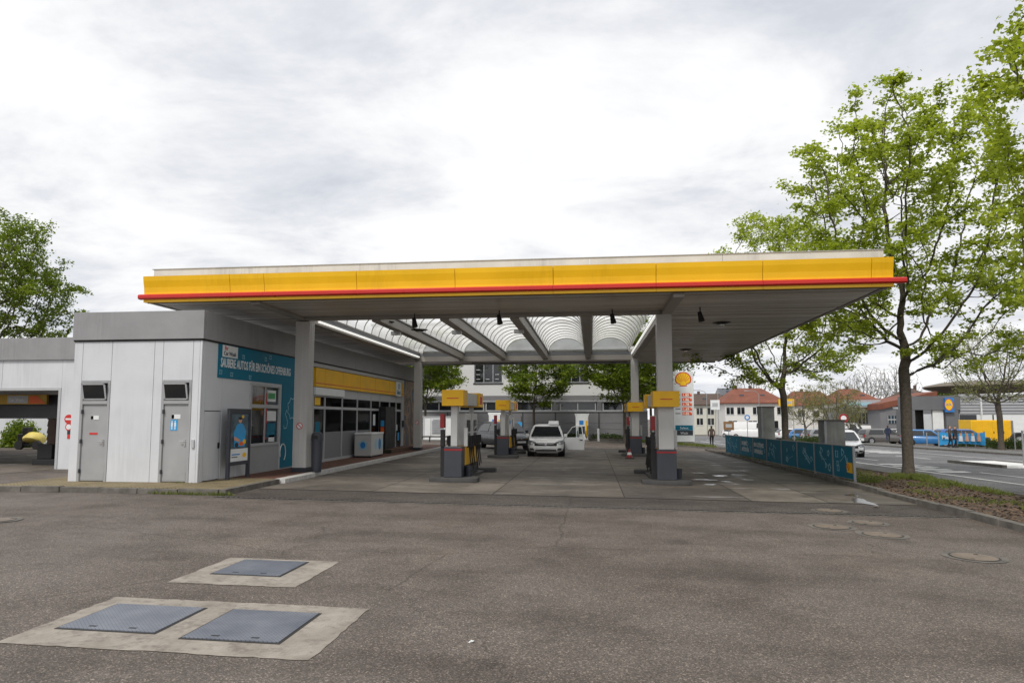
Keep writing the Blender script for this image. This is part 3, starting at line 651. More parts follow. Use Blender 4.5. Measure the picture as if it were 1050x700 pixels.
# side wall (facing +X): cladding, hatch, window
def sp(y0, y1, z0, z1, mt='white_panel', n='wall_panel', x=WX): return BX(n, mt, shop, x - .06, x, y0 + .005, y1 - .005, z0, z1, bevel=.004)
sp(WF + .07, 16.10, GZ, CB); sp(16.10, 16.90, 2.03, CB); sp(16.90, 18.36, GZ, CB); sp(18.36, 20.26, GZ, 1.02, 'grey_clad' if 0 else 'door_grey'); sp(18.36, 20.26, 2.85, CB); sp(20.26, 22.6, GZ, CB)
hd = MB().box(WX - .05, WX - .008, 16.12, 16.88, GZ + .02, 2.01).build('service_door', 'white_panel', shop, bevel=.004); BX('latch', 'black', hd, WX - .008, WX + .02, 16.76, 16.82, 1.05, 1.2)
BX('backing', 'dark_gap', shop, WX - .12, WX - .07, WF + .13, 22.6, GZ, CB)
wf = MB()
for b in ((18.36, 18.46, 1.02, 2.85), (20.16, 20.26, 1.02, 2.85), (18.46, 20.16, 1.02, 1.10), (18.46, 20.16, 2.77, 2.85), (18.46, 20.16, 2.13, 2.24)): wf.box(WX - .07, WX + .03, b[0], b[1], b[2], b[3])
wfo = wf.build('window_frame', 'frame_grey', shop, bevel=.006)
for z0, z1 in ((1.10, 2.13), (2.24, 2.77)):
    for y0, y1 in ((18.46, 19.28), (19.32, 20.16)): BX('pane', 'glass_dark' if y0 < 19 else 'glass_blue', wfo, WX - .03, WX - .02, y0, y1, z0, z1)
    BX('mullion', 'frame_grey', wfo, WX - .05, WX + .01, 19.28, 19.32, z0, z1)
for y0, y1, z0, z1, mt_ in ((19.42, 20.0, 2.34, 2.68, 'print_white'), (19.5, 19.95, 2.42, 2.6, 'print_green'), (19.42, 20.05, 1.75, 2.05, 'print_white'), (19.42, 20.0, 1.25, 1.68, 'teal'), (19.36, 19.46, 1.2, 2.6, 'print_red'), (19.6, 19.98, 1.12, 1.32, 'print_white')): BX('window_poster', mt_, wfo, WX - .019, WX - .014 + (.003 if mt_ == 'print_green' else 0), y0, y1, z0, z1)
# teal banner, an L round the window
bn = MB(); bn.box(WX + .004, WX + .02, 16.62, 22.5, 2.90, 3.80); bn.box(WX + .004, WX + .02, 20.36, 22.5, GZ + .04, 2.897)
ban = bn.build('banner', 'teal', shop)
text('SAUBERE AUTOS FÜR EIN SCHÖNES OFFENBURG', .335, 'print_white', ban, (WX + .022, 16.74, 3.20), (0, 1, 0), (0, 0, 1), bold=.008, squash=.565)
lg = BX('logo_board', 'print_white', ban, WX + .021, WX + .026, 16.80, 17.58, 3.47, 3.785)
text('Ihr', .15, 'print_red', ban, (WX + .028, 16.90, 3.66), (0, 1, 0), (0, 0, 1), bold=.003); text('Car Wash', .15, 'print_dark', ban, (WX + .028, 16.86, 3.52), (0, 1, 0), (0, 0, 1), bold=.003)
def doodle(par, fn, pts, r=.012, mt='print_pale'):
    mb = MB(); mb.tube([fn(*p) for p in pts], r, 4); return mb.build('doodle', mt, par)
fy = lambda y, z: (WX + .022, y, z)
def gear(cy, cz, r, n=10, k=.12): return [(cy + (r * (1 + (k if i % 2 else -k))) * math.cos(2 * math.pi * i / (2 * n)), cz + (r * (1 + (k if i % 2 else -k))) * math.sin(2 * math.pi * i / (2 * n))) for i in range(2 * n + 1)]
doodle(ban, fy, gear(21.1, 2.15, .33, 8), .016); doodle(ban, fy, [(20.5, 1.6), (20.55, 1.5), (20.7, 1.52), (20.78, 1.7), (20.7, 1.85), (20.6, 1.95), (20.7, 2.1)], .016); doodle(ban, fy, [(20.5 + .2 * math.cos(a), .75 + .28 * math.sin(a)) for a in np.linspace(-1, 3.6, 9)], .02, 'print_white')
for cy, cz in ((17.9, 3.55), (19.2, 3.6), (19.5, 3.68), (16.75, 3.05), (17.3, 3.02), (22.0, 3.05), (21.5, 2.6), (21.9, 1.2), (18.3, 3.0)): doodle(ban, fy, gear(cy, cz, .06, 4, .3), .008)
sb = BX('shell_badge_board', 'print_yellow', ban, WX + .021, WX + .027, 21.25, 21.62, .34, .72); BX('badge_mark', 'print_red', sb, WX + .0275, WX + .031, 21.3, 21.44, .4, .66)
# shop front
sp(22.6, 22.78, GZ, CB, 'frame_grey'); sp(34.0, 34.45, GZ, CB, 'frame_grey'); sp(22.78, 34.0, 3.66, CB, 'frame_grey', 'fascia_rail')
sj = [22.78, 23.6, 25.4, 27.4, 29.4, 31.5, 34.0]
for a, b in zip(sj, sj[1:]):
    s_ = BX('shop_sign_panel', 'yellow_dull', shop, WX - .05, WX + .10, a + .01, b - .01, 2.95, 3.62, bevel=.01); BX('red_line', 'print_red', s_, WX + .10, WX + .104, a + .012, b - .012, 3.06, 3.09)
wl = BX('logo_board', 'print_white', shop, WX + .105, WX + .13, 32.55, 33.45, 2.93, 3.63); text('Select', .30, 'teal', wl, (WX + .134, 33.0, 3.02), (0, 1, 0), (0, 0, 1), align='CENTER', bold=.006, squash=.9)
doodle(wl, lambda y, z: (WX + .134, y, z), gear(33.02, 3.42, .12, 6), .012, 'teal')
sf = MB(); ym = [22.82, 23.86, 25.61, 27.34, 29.1, 30.35, 31.9, 33.0, 33.95]
for y in ym: sf.box(WX - .08, WX + .02, y - .035, y + .035, GZ, 2.93)
sf.box(WX - .07, WX + .01, 22.82, 33.95, 2.60, 2.94); sf.box(WX - .07, WX + .01, 22.82, 33.95, 2.16, 2.26); sf.box(WX - .07, WX + .01, 22.82, 29.1, GZ, GZ + .1)
sfo = sf.build('shop_front_frame', 'frame_grey', shop)
BX('blind_box', 'print_white', shop, WX + .022, WX + .10, 22.8, 25.6, 2.66, 2.93)
for i, (a, b) in enumerate(zip(ym, ym[1:])):
    BX('pane', 'glass_clear', sfo, WX - .03, WX - .022, a + .036, b - .036, 2.26, 2.60)
    lo = 1.32 if (1 <= i <= 3) else (1.05 if i == 0 else GZ + .1)
    if 1 <= i <= 3: BX('lower_panel', 'grey_clad', sfo, WX - .045, WX - .015, a + .036, b - .036, GZ + .1, lo)
    elif i == 0: BX('lower_panel', 'frame_grey', sfo, WX - .045, WX - .015, a + .036, b - .036, GZ + .1, lo)
    BX('pane', 'glass_clear', sfo, WX - .03, WX - .022, a + .036, b - .036, lo, 2.16)
# dim interior seen through the panes
inn = MB(); inn.box(WX - 3.3, WX - .5, 22.3, 34.4, GZ, GZ + .05); inn.box(WX - 3.3, WX - .5, 22.3, 34.4, 2.98, 3.05); inn.box(WX - .52, WX - .5, 22.3, 22.32, GZ, 3); shi = inn.build('shop_interior', 'grey_clad', shop)
for k in range(5):
    y = 23.2 + k * 2.1; m_ = ['print_red', 'print_yellow', 'print_sky', 'print_white', 'print_green']
    sh = BX('shelf', 'dark_frame', shi, WX - .49, WX - .40, y, y + 1.5, GZ + .06, 1.9)
    for r_ in range(3):
        for q in range(5): BX('goods', m_[(k + r_ * 2 + q) % 5], sh, WX - .399, WX - .32, y + .08 + q * .28, y + .28 + q * .28, .62 + r_ * .45, .82 + r_ * .45 + .1 * random.random())
BX('newspaper_board', 'black', shop, WX + .03, WX + .35, 30.2, 31.7, GZ + .02, 2.35, bevel=.01)
for z0, z1, m_ in ((1.85, 2.15, 'print_dark'), (1.45, 1.72, 'print_sky'), (1.12, 1.42, 'print_orange'), (.6, 1.0, 'print_dark')): BX('board_print', m_, shop, WX + .12, WX + .28, 30.19, 30.198, z0, z1)
for y0, y1, z0, z1, m_ in ((33.1, 33.35, 1.2, 1.5, 'print_white'), (33.4, 33.7, .7, 1.1, 'print_sky'), (23.0, 23.5, 2.3, 2.58, 'print_yellow'), (23.1, 23.5, 1.1, 1.7, 'teal'), (29.5, 29.8, 1.5, 2.0, 'print_white')): BX('window_poster', m_, sfo, WX - .021, WX - .016, y0, y1, z0, z1)
BX('card_reader', 'black', shop, WX + .002, WX + .08, 34.12, 34.3, 1.35, 1.7)
BX('step', 'paver_red', shop, WX + .01, WX + .7, 30.0, 34.2, GZ, GZ + .16)
mu = MB().box(WX - .06, WX, 34.46, BYE, GZ, CB).build('mural_panel', 'mural', shop)
BX('end_wall', 'white_panel', shop, BX0, WX - .065, BYE, BYE + .06, GZ, CB)

# puddles left on the low spots
def puddle(px, py, rx, ry, seed):
    p = gp(px, py); rng = random.Random(seed); ph = [rng.uniform(0, 6.28) for _ in range(4)]; N = 40; mb = MB(); out = []
    for i in range(N):
        a = 2 * math.pi * i / N; r = 1 + .28 * math.sin(2 * a + ph[0]) + .2 * math.sin(3 * a + ph[1]) + .13 * math.sin(5 * a + ph[2]) + .07 * math.sin(9 * a + ph[3]); X, Y = p.x + rx * r * math.cos(a), p.y + ry * r * math.sin(a); out.append((X, Y, g(X, Y) + .0155))
    mb.add(out + [(p.x, p.y, g(p.x, p.y) + .0155)], [(i, (i + 1) % N, N) for i in range(N)]); return structure(mb.build('puddle', 'puddle'))
for k, q in enumerate(((884, 514.5, .22, .5), (874, 508, .12, .3), (738, 488, .22, .25), (722, 492, .28, .14), (757, 487, .2, .12), (745, 494, .16, .1), (728, 497, .2, .09), (805, 477, .25, .9), (716, 485, .18, .1), (766, 492, .15, .1))): puddle(*q, k)
mat('poster_ground', (.06, .10, .13), .4, v=.7, s=5)
mat('sign_shaded', (.45, .28, .04), .6, v=.15, s=3)  # sign yellow with the shade under the lintel mixed into its colour
# ================================================================ CAR WASH (left)
WY = 21.0; cz0 = g(-18, WY)
cw = thing('car_wash', 'white drive-through car wash hall with grey parapet and open doorway', 'building', (-18, WY, cz0))
def cwx(px, y=400): return onY(px, y, WY).x
OR = cwx(63); OT = onY(30, 397.5, WY).z; CBz = onY(40, 369, WY).z; CTz = onY(40, 346.5, WY).z; XR = -14.3; XL = -37
BX('wall_panel', 'white_panel', cw, OR, XR + 1, WY, WY + .2, cz0, CBz); 
for a, b in ((-24.6, -22.4), (-22.4, -20.2), (-20.2, OR)): BX('wall_panel', 'white_panel', cw, a + .006, b - .006, WY, WY + .2, OT, CBz)
BX('wall_panel', 'white_panel', cw, XL, -24.61, WY, WY + .2, cz0, CBz)
for a, b in ((XL, -20.6), (-20.6, XR + 1)): BX('parapet_panel', 'grey_cap', cw, a + .005, b - .005, WY - .08, WY + .1, CBz, CTz, bevel=.006)
BX('reveal', 'frame_grey', cw, OR - .09, OR, WY - .02, WY + .25, cz0, OT); BX('reveal', 'frame_grey', cw, -24.6, OR - .09, WY - .02, WY + .25, OT - .09, OT)
BX('roof', 'grey_cap', cw, XL, XR + 1, WY + .25, WY + 9, CBz - .25, CBz + .1)
BX('inner_wall', 'grey_clad2', cw, OR + .05, OR + .3, WY + .25, WY + 9, cz0, CBz - .3); BX('inner_wall', 'grey_clad2', cw, XL, XL + .2, WY + .25, WY + 9, cz0, CBz - .3)
BX('inner_lintel', 'frame_grey', cw, XL + .3, OR, WY + 2.01, WY + 2.2, OT - .16, CBz - .26)
q = WY + 1.895
def hx(px): return onY(px, 405, q).x
dg = BX('header_sign', 'sign_shaded', cw, -24.4, hx(48), q + .005, q + .1, OT - .52, OT - .16)
BX('sign_field', 'frame_grey', dg, hx(8), hx(29), q - .003, q, OT - .48, OT - .2); text('Car Wash', .15, 'print_white', dg, (hx(9.5), q - .006, OT - .4), (1, 0, 0), (0, 0, 1))
MB().prism([(hx(30), q - .004, OT - .5), (hx(47.5), q - .004, OT - .5), (hx(38), q - .004, OT - .2), (hx(30), q - .004, OT - .2)], (0, .004, 0)).build('sign_field', 'print_orange', dg)
BX('roller_shutter', 'dark_frame', cw, -24.6, OR - .1, WY + 2.3, WY + 2.5, OT - 1.05, OT - .1)
br = MB()
for k in range(9): br.cyl((OR - 2.35, WY + 2.7, cz0 + .1 + k * .26), (OR - 2.35, WY + 2.7, cz0 + .54 + k * .26), .36, .30, 16)
br.build('washing_brush', 'coat_brown', cw)
MB().box(OR - 2.4, OR - 1.5, WY + 1.6, WY + 2.2, cz0, cz0 + .22).box(OR - 2.3, OR - 1.7, WY + 1.7, WY + 2.1, cz0 + .22, cz0 + .75).build('wash_machine_foot', 'rubber', cw, bevel=.03)
for k, (pz, kind) in enumerate(((429.5, 0), (437.5, 1), (443, 2), (447.5, 2))):
    p = onY(70.3, pz, WY - .02); r = .155 - .03 * k
    if kind < 2:
        s_ = MB().cyl((p.x, WY - .004, p.z), (p.x, WY - .02, p.z), r, n=22).build('no_entry_sign' if kind == 0 else 'prohibition_sign', 'print_red', cw)
        if kind == 0: BX('sign_bar', 'print_white', s_, p.x - r * .7, p.x + r * .7, WY - .025, WY - .0205, p.z - .03, p.z + .03)
        else: MB().cyl((p.x, WY - .0205, p.z), (p.x, WY - .024, p.z), r * .72, n=20).obox(Matrix.Translation((p.x, WY - .024, p.z)) @ Matrix.Rotation(R(45), 4, 'Y'), r * .7, .003, .012).build('sign_face', 'print_white', s_)
    else: BX('notice', 'print_dark' if k == 2 else 'print_red', cw, p.x - .06, p.x + .06, WY - .012, WY - .002, p.z - .07, p.z + .07)
structure(sheet('wash_driveway', 'slab1', -26, OR - .1, 15.5, 36, .006, 1.5))
yw = thing('yard_wall', 'pale panelled yard wall seen through the car wash', 'wall', (-32, 38, g(-28, 44)))
for k in range(9): BX('wall_panel', 'white_panel', yw, -41 + k * 2.2 + .02, -41 + (k + 1) * 2.2 - .02, 38, 38.2, g(-28, 44), 2.35 + (.12 if k % 3 else 0))
mat('tank_yellow', (.62, .50, .12), .5)
p = gp(33, 460.5); hz = g(p.x, p.y)                    # yellow pressure washer on a trolley
cv = thing('cleaning_machine', 'small yellow wheeled cleaning machine behind the car wash', 'machine', (p.x, p.y, hz)); X, Y = p.x, p.y
MB().loft([[(X + sx, Y + a * math.cos(t), hz + .35 + .33 * b * (.6 + .6 * math.sin(t))) for t in np.linspace(0, 2 * math.pi, 12, endpoint=False)] for sx, a, b in ((-.35, .2, .8), (-.28, .4, 1.2), (-.05, .45, 1.55), (.3, .45, 1.45), (.55, .35, 1.1), (.65, .2, .7))]).build('tank', 'tank_yellow', cv, smooth=True)
MB().box(X - .75, X + .8, Y - .3, Y + .3, hz + .2, hz + .3).build('chassis', 'black', cv)
for dx_ in (-.5, .55): MB().cyl((X + dx_, Y - .4, hz + .24), (X + dx_, Y - .22, hz + .24), .24, n=16).build('wheel', 'rubber', cv)
MB().box(X - .72, X - .38, Y - .25, Y + .25, hz + .3, hz + .85).box(X - .5, X - .2, Y - .2, Y + .2, hz + .86, hz + 1.2).build('motor', 'black', cv, bevel=.03)

# ================================================================ THINGS AT THE SHOP
pz = g(-9, 18) + PZ
# poster stand
p0 = onz(233, 492, pz); p1 = onz(253.5, 488.5, pz)
ps = thing('poster_stand', 'blue-grey framed poster stand with advertisement beside the shop wall', 'poster stand', (p0.x, p0.y, pz))
d = Vector((p1.x - p0.x, p1.y - p0.y, 0)); L = d.length; d.normalize(); nrm = Vector((d.y, -d.x, 0)); ang = math.atan2(d.y, d.x); bt = Matrix.Translation(p0) @ Matrix.Rotation(ang, 4, 'Z')
def pst(n, m_, x0, x1, y0, y1, z0, z1, par=ps, bev=0):
    mb = MB(); mb.obox(bt @ Matrix.Translation(((x0 + x1) / 2, (y0 + y1) / 2, (z0 + z1) / 2)), abs(x1 - x0) / 2, abs(y1 - y0) / 2, abs(z1 - z0) / 2); return mb.build(n, m_, par, bevel=bev)
for x in (0, L): pst('post', 'skirt', x - .045, x + .045, -.04, .04, 0, 1.86)
pst('frame', 'skirt', .046, L - .046, -.035, .035, 1.74, 1.86); pst('frame', 'skirt', .046, L - .046, -.035, .035, .36, .46)
pb = pst('poster', 'print_dark', .046, L - .046, -.012, .012, .46, 1.74); f = L - .1
def pp(x0, x1, z0, z1, m_, dd=0): return pst('poster_print', m_, .05 + f * x0, .05 + f * x1, -.016 - dd, -.0122, .46 + 1.28 * z0, .46 + 1.28 * z1, pb)
pp(0, 1, 0, .26, 'print_white'); pp(.0, 1, .262, .985, 'poster_ground')
def ppoly(m_, pts, dd):                               # printed shapes: (x, z) in poster units
    MB().prism([bt @ Vector((.05 + f * x, -.0162 - dd, .46 + 1.28 * z)) for x, z in pts], bt.to_3x3() @ Vector((0, -.001, 0))).build('poster_print', m_, pb)
def blob(cx, cz, rx, rz, n=16): return [(cx + rx * math.cos(2 * math.pi * i / n), cz + rz * math.sin(2 * math.pi * i / n)) for i in range(n)]
ppoly('print_sky', [(.22, .30), (.80, .30), (.86, .62), (.70, .76), (.60, .79), (.44, .79), (.32, .74), (.18, .60)], .0005); ppoly('skin_print', blob(.52, .85, .10, .055), .0012); ppoly('hair', blob(.52, .89, .105, .028), .0018); ppoly('print_yellow', blob(.66, .93, .07, .03), .0012)
ppoly('skin_print', [(.20, .44), (.50, .40), (.52, .45), (.22, .52)], .0012); ppoly('print_orange', blob(.60, .36, .13, .045), .0016); ppoly('print_yellow', blob(.78, .40, .09, .05), .0012); ppoly('print_dark', blob(.35, .34, .1, .05), .0014); ppoly('print_yellow', blob(.80, .12, .11, .05), .0004); pp(.1, .55, .13, .155, 'print_blue', .002); pp(.1, .42, .08, .1, 'print_dark', .002)
# litter bin
p = gp(323, 484, PZ); bz = p.z + PZ; X, Y = p.x, p.y + .1
tb = thing('litter_bin', 'dark blue-grey round litter bin beside the shop front column', 'bin', (X, Y, bz))
MB().loft([[(X + r * math.cos(t), Y + r * math.sin(t), bz + z) for t in np.linspace(0, 2 * math.pi, 18, endpoint=False)] for r, z in ((.14, 0), (.145, .05), (.165, .55), (.17, .92), (.15, .94))]).build('body', 'skirt', tb, smooth=True)
MB().loft([[(X + r * math.cos(t), Y + r * math.sin(t), bz + z) for t in np.linspace(0, 2 * math.pi, 18, endpoint=False)] for r, z in ((.178, .93), (.18, .98), (.17, 1.12), (.12, 1.19), (.04, 1.2))]).build('hood', 'skirt', tb, smooth=True)
MB().box(X - .09, X + .09, Y - .2, Y - .14, bz + 1.0, bz + 1.1).build('opening', 'black', tb)
# ice chest
p = gp(363, 469.5, PZ); fz = p.z + PZ; X, Y = WX + .14, 26.7
fr_ = thing('ice_chest', 'white chest freezer with blue pictures in front of shop windows', 'freezer', (X + .35, Y + .6, fz))
MB().box(X, X + .72, Y, Y + 1.55, fz + .06, fz + .92).build('cabinet', 'pump_white', fr_, bevel=.02); MB().box(X - .01, X + .74, Y - .015, Y + 1.565, fz + .925, fz + 1.0).build('lid', 'print_white', fr_, bevel=.02)
BX('base', 'black', fr_, X + .04, X + .68, Y + .04, Y + 1.5, fz, fz + .055)
MB().prism([(X + .36 + .2 * (1 + .18 * math.sin(5 * a_)) * math.cos(a_), Y - .006, fz + .5 + .2 * (1 + .18 * math.sin(5 * a_)) * math.sin(a_)) for a_ in np.linspace(0, 2 * math.pi, 24, endpoint=False)], (0, .005, 0)).build('picture', 'print_pale', fr_)
MB().prism([(X + .36 + .11 * math.cos(a_), Y - .010, fz + .5 + .13 * math.sin(a_)) for a_ in np.linspace(0, 2 * math.pi, 18, endpoint=False)], (0, .0035, 0)).build('picture', 'print_blue', fr_)
for cy_, m_ in ((.55, 'print_pale'), (1.05, 'print_blue'), (1.3, 'print_pale')): MB().prism([(X + .721, Y + cy_ + .16 * math.cos(a_), fz + .52 + .24 * math.sin(a_)) for a_ in np.linspace(0, 2 * math.pi, 18, endpoint=False)], (.004, 0, 0)).build('picture', m_, fr_)
# ================================================================ FUEL ISLANDS
def shell_mark(par, c, xd, ud, s, local=False, n='shell_emblem'):
    """fan-shaped emblem: red outline plate with yellow ribs"""
    c, xd, ud = Vector(c), Vector(xd).normalized(), Vector(ud).normalized(); nz = xd.cross(ud)
    def outline(k, off):
        pts = []
        for i in range(23):
            a = R(-32) + (math.pi + 2 * R(32)) * i / 22; rr = s * (1 if i % 2 else .965) * k
            pts.append(c + xd * (rr * math.cos(a)) + ud * (rr * .93 * math.sin(a)) + nz * off)
        for x, y in ((-.42, -.62), (-.42, -.86), (.42, -.86), (.42, -.62)): pts.append(c + xd * (x * s * k) + ud * (y * s * k + (1 - k) * -.05 * s) + nz * off)
        return pts
    e = MB().prism(outline(1.0, 0), nz * .012).build(n, 'print_red', par, local=local)
    MB().prism(outline(.87, .013), nz * .008).build('emblem_field', 'print_yellow', e, local=local)
    rb = MB()
    for i in range(7):
        a = R(18 + 24 * i); t = Vector((math.cos(a), math.sin(a) * .93)); b0 = c - ud * (.60 * s); p1_ = c + xd * (t.x * .84 * s) + ud * (t.y * .84 * s)
        st = b0.lerp(p1_, .3); rb.cyl(st + nz * .022, p1_ + nz * .022, s * .022, n=4)
    rb.build('emblem_ribs', 'print_red', e, local=local); return e
def island(loc, label, big, sgn):
    """local frame: y grows away from the camera; sgn = side on which the dispensers stand"""
    t = thing('fuel_island', label, 'fuel pump', loc, 'fuel islands under the canopy')
    L = dict(local=True)
    def pl(y0, y1, n):                                   # rounded plinth
        pts = [(.72 * math.cos(a), (y0 + y1) / 2 + (y1 - y0) / 2 * math.sin(a)) for a in np.linspace(0, 2 * math.pi, 20, endpoint=False)]
        pts = [(max(-.68, min(.68, x * 1.25)), y) for x, y in pts]
        MB().loft([[(x * k, (y0 + y1) / 2 + (y - (y0 + y1) / 2) * k, z) for x, y in pts] for k, z in ((1, 0), (1, .10), (.95, .13))]).build(n, 'plinth', t, smooth=True, **L)
    pl(-.38, .42, 'plinth'); pl(3.3, 3.9, 'plinth'); MB().box(-.33, .33, .43, 3.29, 0, .07).build('island_kerb', 'plinth', t, **L)
    hs = .27 if big else .25
    sk = MB().box(-hs, hs, -.24, .24, .13, .98).build('skirt', 'skirt', t, bevel=.015, **L)
    for b in ((-hs - .003, hs + .003, -.243, -.2401), (-hs - .003, -hs - .0001, -.24, .24), (hs + .0001, hs + .003, -.24, .24)): MB().box(b[0], b[1], b[2], b[3], .87, .92).build('red_stripe', 'pump_red', sk, **L)
    if not big: MB().box(-.095, .095, -.10, .10, .98, 2.13).build('post', 'pump_white', t, bevel=.02, **L)
    zb0, zb1 = (2.16, 2.60) if big else (2.12, 2.57); w2 = .36 if big else .31
    hb = .23 if big else .0
    if big:                                              # box clasps the canopy column
        for b in ((-w2, w2, -.40, -.235), (-w2, -.235, -.234, .234), (.235, w2, -.234, .234), (-w2, w2, .235, .40)): MB().box(*b, zb0, zb1).build('sign_box', 'yellow_dull', t, **L)
    else: MB().box(-w2, w2, -.32, .32, zb0, zb1).build('sign_box', 'yellow_dull', t, bevel=.01, **L)
    yb = -.402 if big else -.322
    MB().box(-.17, .17, yb - .003, yb, zb0 + .20, zb0 + .225).build('sign_line', 'print_red', t, **L)
    ya = .41 if big else .33
    MB().box(-w2 + .06, w2 - .06, ya, 2.3, zb0 + .03, zb1 - .05).build('light_box', 'pump_white', t, bevel=.01, **L)
    MB().box(-w2, w2, 2.31, 3.1, zb0, zb1).build('sign_box', 'yellow_dull', t, bevel=.01, **L)
    MB().box(-.06, .06, 2.6, 2.75, .07, zb0).build('post', 'pump_white', t, **L)
    MB().box(w2 + .001, w2 + .005, 2.5, 2.9, zb0 + .1, zb0 + .34).build('pump_number', 'print_red', t, **L)
    # dispensers
    for y0 in (.50, 1.62):
        d_ = MB().box(-.22, .22, y0, y0 + .95, .07, .42).build('dispenser_base', 'black', t, **L)
        MB().box(-.235, .235, y0 - .01, y0 + .96, .42, .98).build('dispenser_panel', 'yellow_dull', d_, bevel=.01, **L)
        MB().box(-.215, .215, y0, y0 + .95, .982, 1.92).build('dispenser_body', 'pump_white', d_, bevel=.02, **L)
        for sx in (-1, 1):
            x = sx * .2155
            MB().box(x, x + sx * .02, y0 + .25, y0 + .72, 1.38, 1.72).build('display', 'glass_dark', d_, **L)
            MB().box(x, x + sx * .018, y0 + .25, y0 + .72, 1.20, 1.33).build('key_panel', 'print_dark', d_, **L)
            for k in range(3):
                yy = y0 + .18 + k * .29; MB().box(sx * .236, sx * .33, yy - .05, yy + .05, .92, 1.18).box(sx * .30, sx * .37, yy - .02, yy + .02, 1.0, 1.26).build('nozzle', 'rubber', d_, **L)
                hz_ = [(sx * .33, yy, .95)] + [(sx * (.31 + .06 * math.sin(math.pi * u)), yy + .03 * math.sin(5 * u), .95 - .72 * math.sin(math.pi * u) ** .8 * (1 - .1 * k)) for u in np.linspace(.1, .9, 7)] + [(sx * .26, yy + .1, 1.25)]
                MB().tube(hz_, .017, 6).build('hose', 'rubber', d_, **L)
    # service post with red cover left of the front, watering can and squeegee bucket
    sx = -1
    s_ = MB().box(sx * .30, sx * .40, -.05, .12, .98, 1.45).box(sx * .26, sx * .4, -.02, .1, .13, .98).build('service_post', 'rubber', t, **L)
    MB().box(sx * .29, sx * .41, -.08, .13, 1.5, 1.9).build('red_cover', 'pump_red', s_, bevel=.01, **L)
    MB().cyl((.36, .25, .13), (.36, .25, .42), .10, .12, 14).build('bucket', 'print_dark', t, **L)
    MB().box(.24, .34, .15, .24, .98, 1.5).build('wipe_dispenser', 'pump_white', t, **L)
    return t
def isl_at(x, y): return (x, y, g(x, y) + .014)
island(isl_at(-3.86, 18.9), 'yellow and grey fuel island nearest the shop, in front row', False, 1)
island(isl_at(-3.95, 30.2), 'yellow and grey fuel island in the back row nearest the dark car', False, 1)
island(isl_at(2.08, 19.55), 'yellow and grey fuel island around the right front canopy column', True, -1)
island(isl_at(2.12, 33.4), 'yellow and grey fuel island around the right rear canopy column', True, -1)
p = gp(645.5, 470); wt_ = thing('warning_triangle', 'red and white warning cone by the right rear fuel island', 'cone', (p.x, p.y, p.z))
MB().cyl((p.x, p.y, p.z + .04), (p.x, p.y, p.z + .45), .14, .03, 14).build('cone', 'pump_red', wt_, smooth=True); MB().cyl((p.x, p.y, p.z + .18), (p.x, p.y, p.z + .29), .109, .078, 14).build('band', 'print_white', wt_); BX('foot', 'rubber', wt_, p.x - .2, p.x + .2, p.y - .2, p.y + .2, p.z + .012, p.z + .045)

# ================================================================ PRICE PYLON
PY = 52.5; a = onY(690.5, 420, PY); b = onY(711.7, 420, PY); z1 = onY(700, 380.5, PY).z; z0 = g(a.x, PY) + .25; x0, x1 = a.x, b.x; wdt = x1 - x0
py = thing('price_sign', 'tall white fuel price pylon with shell emblem and orange price rows', 'sign', ((x0 + x1) / 2, PY, g(a.x, PY)))
MB().box(x0, x1, PY, PY + .4, z0, z1).build('panel', 'print_white', py, bevel=.03); BX('plinth', 'concrete', py, x0 + .1, x1 - .1, PY + .05, PY + .35, g(a.x, PY) - .05, z0)
yq = PY - .002; hh = z1 - z0
shell_mark(py, ((x0 + x1) / 2, yq, z1 - .115 * hh), (1, 0, 0), (0, 0, 1), .62)
for k, s_ in enumerate(('1.809', '1.869', '1.789', '1.699', '1.059')):
    zc = z1 - hh * (.335 + .066 * k); b_ = BX('price_row', 'led_orange', py, x0 + wdt * .44, x1 - wdt * .10, yq - .02, yq, zc - hh * .022, zc + hh * .022)
    text(s_[:4], .27, 'led_pale', b_, (x0 + wdt * .46, yq - .023, zc - .11), (1, 0, 0), (0, 0, 1), bold=.006); text(s_[4], .17, 'led_pale', b_, (x1 - wdt * .17, yq - .023, zc + .0), (1, 0, 0), (0, 0, 1), bold=.004)
    BX('fuel_name', 'print_dark', py, x0 + wdt * .10, x0 + wdt * .34, yq - .006, yq, zc - .03, zc + .03)
tp = BX('shop_field', 'teal', py, x0 + wdt * .08, x1 - wdt * .08, yq - .015, yq, z1 - hh * .835, z1 - hh * .765); text('Select', .26, 'print_white', tp, ((x0 + x1) / 2, yq - .018, z1 - hh * .82), (1, 0, 0), (0, 0, 1), align='CENTER')
tp = BX('wash_field', 'print_dark', py, x0 + wdt * .08, x1 - wdt * .08, yq - .015, yq, z1 - hh * .905, z1 - hh * .838); text('Wash', .24, 'print_white', tp, ((x0 + x1) / 2, yq - .018, z1 - hh * .89), (1, 0, 0), (0, 0, 1), align='CENTER')
gb = structure(sheet('grass_island', 'soil', 3.5, 9.6, 49.8, 54.5, .06, .6, thick=.06))
for k in range(6): sheet('kerb_stone', 'kerb', 3.5 + k * 1.02, 4.5 + k * 1.02, 49.6, 49.78, .12, .5, gb, thick=.12)
tag(grass('grass', [(6.4, 52, 2.8, 2, 5000, .3)]), 'strip of green grass at the foot of the price pylon', 'grass')

